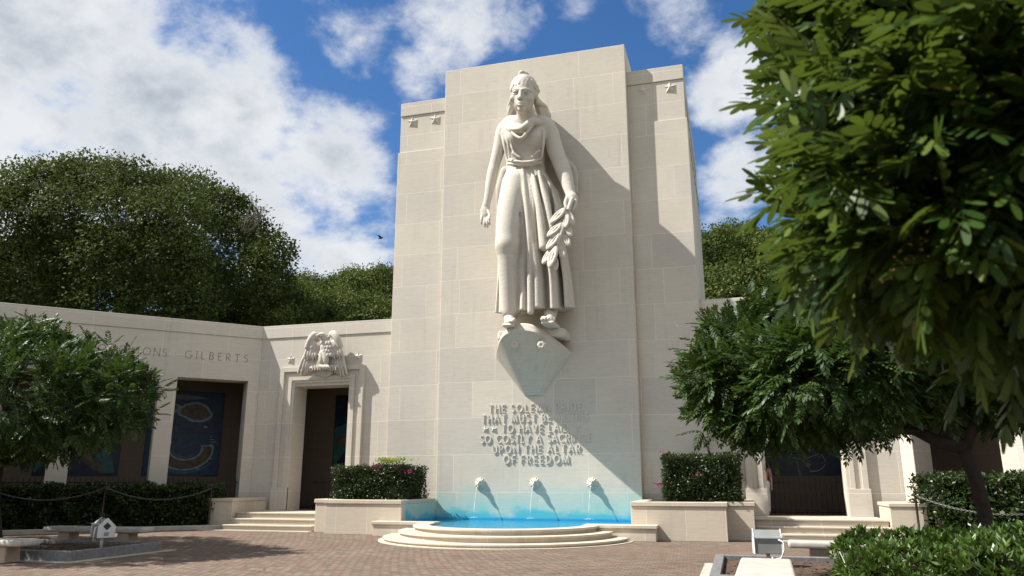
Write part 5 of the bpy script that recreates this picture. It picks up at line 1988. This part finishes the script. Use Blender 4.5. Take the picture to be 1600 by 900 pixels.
def bed(x0, x1, y0, y1, label, rot=0.0):
    T_ = thing('planting_bed', ((x0 + x1) / 2, (y0 + y1) / 2, 0), label, 'bed', 'kerbed beds in the plaza')
    t = .17
    h = .2
    m = MB()
    m.box(x0, x1, y0, y0 + t, 0, h)
    m.box(x0, x1, y1 - t, y1, 0, h)
    m.box(x0, x0 + t, y0 + t, y1 - t, 0, h)
    m.box(x1 - t, x1, y0 + t, y1 - t, 0, h)
    m.build('kerb', GRANITE, T_, .012)
    MB().box(x0 + t, x1 - t, y0 + t, y1 - t, -.01, .12).build('soil', SOIL, T_)
    m = MB()
    g_ = .22
    m.box(x0 - g_, x1 + g_, y0 - g_, y0 - .002, -.01, .012)
    m.box(x1 + .002, x1 + g_, y0, y1 + g_, -.01, .012)
    m.box(x0 - g_, x0 - .002, y0, y1 + g_, -.01, .012)
    m.build('border_strip', KERB, T_)
    # loose bark chips
    n = 900
    p = np.stack([x0 + t + (x1 - x0 - 2 * t) * rng.random(n), y0 + t + (y1 - y0 - 2 * t) * rng.random(n), .122 + .02 * rng.random(n)], 1)
    k_ = kites(p, unit(rng.normal(size=(n, 3)) * [1, 1, .25]), unit(rng.normal(size=(n, 3)) * .5 + [0, 0, 1]), .06, .03)
    o = link('bark_chips', poly_mesh('bark_chips', [k_], base_of(T_)), SOIL, T_)
    o['kind'] = 'stuff'


bed(-16.6, -13.0, 13.2, 15.85, 'dark granite kerbed bed between the left benches')
bed(-.52, 6.2, 12.6, 16.2, 'kerbed mulch bed with a green shrub, behind the bright bench')


def floodlight(loc, rot, label):
    T_ = thing('floodlight', loc, label, 'floodlight', 'white floodlight boxes in the beds')
    prof = [(-.17, 0), (.17, 0), (.17, .23), (.0, .40), (-.17, .25)]          # (y, z) outline, pointed top
    def ext(name, pr, x0, x1, mat, z_=.12, bev=.008):
        m = MB()
        n = len(pr)
        v = [(x0, y, z + z_) for y, z in pr] + [(x1, y, z + z_) for y, z in pr]
        f = [tuple(range(n - 1, -1, -1)), tuple(range(n, 2 * n))] + [(i, (i + 1) % n, n + (i + 1) % n, n + i) for i in range(n)]
        o = m.add(v, f).build(name, mat, None, bev)
        o.parent = T_
        return o
    ext('housing', prof, -.22, .22, GREY_METAL)
    big_ = [(y * 1.1, (z - .18) * 1.08 + .18) for y, z in prof]
    for x in (-.245, .222):
        ext('side_plate', big_, x, x + .022, WHITE_METAL)
    dia = [(0, .15), (.085, .235), (0, .32), (-.085, .235)]
    ext('lens', dia, .245, .25, GLASS_DARK, bev=0)
    ext('label_plate', [(-.05, .03), (.05, .03), (.05, .11), (-.05, .11)], .245, .249, GREY_METAL, bev=0)
    def tb(name, pts, r_, mat):
        o = MB().tube(pts, r_, 8).build(name, mat, None, smooth=True)
        o.parent = T_
    m = MB().box(-.26, .26, -.2, -.17, .40 + .0, .415)
    o = m.build('hood', WHITE_METAL, None); o.parent = T_
    tb('stem', [(0, 0, -.12), (0, 0, .12)], .035, WHITE_METAL)
    tb('cable', [(.17, -.18, .36), (.24, -.24, .33), (.25, -.26, .2), (.19, -.24, .06), (.06, -.2, .03), (.05, -.15, .06)], .013, WHITE_METAL)
    T_.rotation_euler = (0, 0, rot)
    return T_


floodlight((-13.85, 14.9, .24), R(-30), 'white floodlight box with a diamond lens on the left bed')
floodlight((.42, 15.0, .22), R(4), 'grey and white floodlight box behind the bright bench end')

# light green shrub in the right bed
def shrub(lobes, n, L, mat, label, base):
    T_ = thing('leafy_shrub', base, label, 'shrub')
    p, o_ = crown_shell(lobes, n // 9, .4, .3)
    P_ = np.repeat(p, 9, 0)
    O_ = np.repeat(o_, 9, 0)
    dv = unit(O_ * .55 + rand_unit(len(P_)) * .75 + np.array([0, 0, .45]))
    nv = unit(np.array([0, 0, .8]) + rand_unit(len(P_)) * .7)
    Ls = L * (.6 + .7 * rng.random(len(P_)))
    link('foliage', poly_mesh('foliage', [kites(P_, dv, nv, Ls, Ls * .34, .12)], base), mat, T_)
    m = MB()
    for l in lobes:
        for _ in range(4):
            a = np.array([l[0], l[1], .1]) + rng.normal(size=3) * [.1, .1, 0]
            b = np.array(l[:3]) + rand_unit(1)[0] * np.array(l[3:]) * .8
            m.tube(limb(a, b, 0, 5), list(np.linspace(.018, .006, 5)), 5)
    m.build('stems', BARK, T_)
    m = MB()
    for (x, y), (x2, y2) in (((1480, 862), (1532, 893)), ((1512, 858), (1528, 885)), ((1540, 870), (1560, 890)), ((1320, 880), (1312, 862))):
        m.tube(limb(at(x, y, 10.2), at(x2, y2, 10.3), .03, 5), .006, 5)
    m.build('dry_twigs', KERB, T_)
    return T_


lb = [PL(1370, 885, 11.5, 62, 50), PL(1440, 880, 11.2, 66, 46), PL(1520, 882, 10.9, 75, 46), PL(1600, 885, 10.8, 80, 50), PL(1680, 885, 10.8, 80, 50), PL(1350, 862, 12.0, 38, 26),
      PL(1420, 905, 10.4, 90, 50), PL(1560, 905, 10.0, 100, 50), PL(1480, 862, 12.0, 50, 28), PL(1570, 865, 12.0, 60, 28)]
shrub(lb, 21000, .105, LEAF_SHRUB, 'low bright green leafy shrub at the lower right corner', (*at(1480, 900, 11)[:2], .12))

# ------------------------------------------------------------------ person half hidden behind the right doorway
pc = at(1193.0, 760, 26.95)
PE = thing('person', (pc[0], 26.95, FLOOR), 'person in pink top and pale trousers half hidden behind the right doorway edge', 'person')


def make_person():
    b = np.array([pc[0], 26.95, FLOOR])
    def q(x, y, z): return b + np.array([x, y, z])
    s_ = SDF(b + [-.5, -.35, -.02], b + [.5, .35, 1.76], .018)
    for sg in (-1, 1):
        s_.chain([q(sg * .09, 0, .9), q(sg * .1, -.01, .5), q(sg * .1, .01, .09)], [.09, .065, .045], .03)
        s_.chain([q(sg * .1, .02, .05), q(sg * .11, -.15, .04)], [.05, .04], .03)
        s_.chain([q(sg * .19, 0, 1.38), q(sg * .25, .02, 1.1), q(sg * .24, -.06, .86)], [.055, .045, .033], .03)
        s_.ell(q(sg * .24, -.08, .79), (.03, .045, .07), .02)
        for i in range(4):
            s_.chain([q(sg * .24, -.11 + i * .022, .75), q(sg * .235, -.115 + i * .022, .69)], [.012, .009], .006)
        s_.chain([q(sg * .23, -.12, .80), q(sg * .225, -.14, .75)], [.013, .01], .006)
    s_.chain([q(0, 0, .92), q(0, 0, 1.15), q(0, 0, 1.36)], [.13, .12, .13], .06)
    s_.chain([q(-.15, 0, 1.39), q(.15, 0, 1.39)], [.065, .065], .05)
    s_.chain([q(0, 0, 1.4), q(0, -.01, 1.5)], [.06, .055], .03)
    s_.ell(q(0, -.02, 1.6), (.075, .095, .115), .03)
    s_.cap(q(0, -.11, 1.61), q(0, -.125, 1.585), .012, .016, .01)
    for sg in (-1, 1):
        s_.ell(q(sg * .03, -.108, 1.622), (.014, .012, .009), .006, True)
        s_.ell(q(sg * .076, 0, 1.6), (.012, .025, .032), .01)
    s_.cap(q(-.025, -.112, 1.545), q(.025, -.112, 1.545), .006, .006, .004, True)
    s_.build('body', SKIN, PE)
    s_ = SDF(b + [-.5, -.35, .8], b + [.5, .35, 1.5], .018)
    s_.chain([q(0, 0, .98), q(0, 0, 1.15), q(0, 0, 1.36)], [.155, .145, .15], .06)
    s_.chain([q(-.16, 0, 1.38), q(.16, 0, 1.38)], [.08, .08], .05)
    for sg in (-1, 1):
        s_.chain([q(sg * .19, 0, 1.38), q(sg * .23, .01, 1.2)], [.075, .068], .03)
    s_.build('top', CLOTH_P, PE)
    s_ = SDF(b + [-.4, -.35, .05], b + [.4, .35, 1.1], .018)
    s_.cap(q(-.05, 0, .96), q(.05, 0, .96), .135, .135, .04)
    for sg in (-1, 1):
        s_.chain([q(sg * .09, 0, .92), q(sg * .1, -.01, .5), q(sg * .1, .01, .12)], [.115, .085, .07], .03)
    s_.build('trousers', CLOTH_W, PE)
    s_ = SDF(b + [-.2, -.25, 1.4], b + [.2, .25, 1.8], .014)
    s_.ell(q(0, .02, 1.635), (.085, .10, .10), .02)
    s_.ell(q(0, -.13, 1.585), (.07, .08, .09), .01, True)
    s_.build('hair', HAIRM, PE)


make_person()

# ------------------------------------------------------------------ a bird crossing the sky
bc_ = at(595, 372, 60)
BD = thing('bird', tuple(bc_), 'small dark bird in flight left of the tower', 'bird')
m = MB()
m.tube([bc_ + [-.26, 0, -.02], bc_ + [-.16, 0, .0], bc_, bc_ + [.16, 0, .03], bc_ + [.24, 0, .05]], [.02, .06, .075, .055, .015], 8)
m.build('body', BLACK, BD, smooth=True)
for sg in (-1, 1):
    m = MB()
    m.add([bc_ + [-.1, 0, .03], bc_ + [.12, 0, .03], bc_ + [.05, sg * .3, .17], bc_ + [-.15, sg * .3, .15], bc_ + [-.2, sg * .58, .1],
           bc_ + [-.1, 0, .01], bc_ + [.12, 0, .01], bc_ + [.05, sg * .3, .15], bc_ + [-.15, sg * .3, .135]],
          [(0, 1, 2, 3), (3, 2, 4), (8, 7, 6, 5), (4, 7, 8), (1, 6, 7, 2), (2, 7, 4), (0, 3, 8, 5), (3, 4, 8)])
    m.build('wing', BLACK, BD)
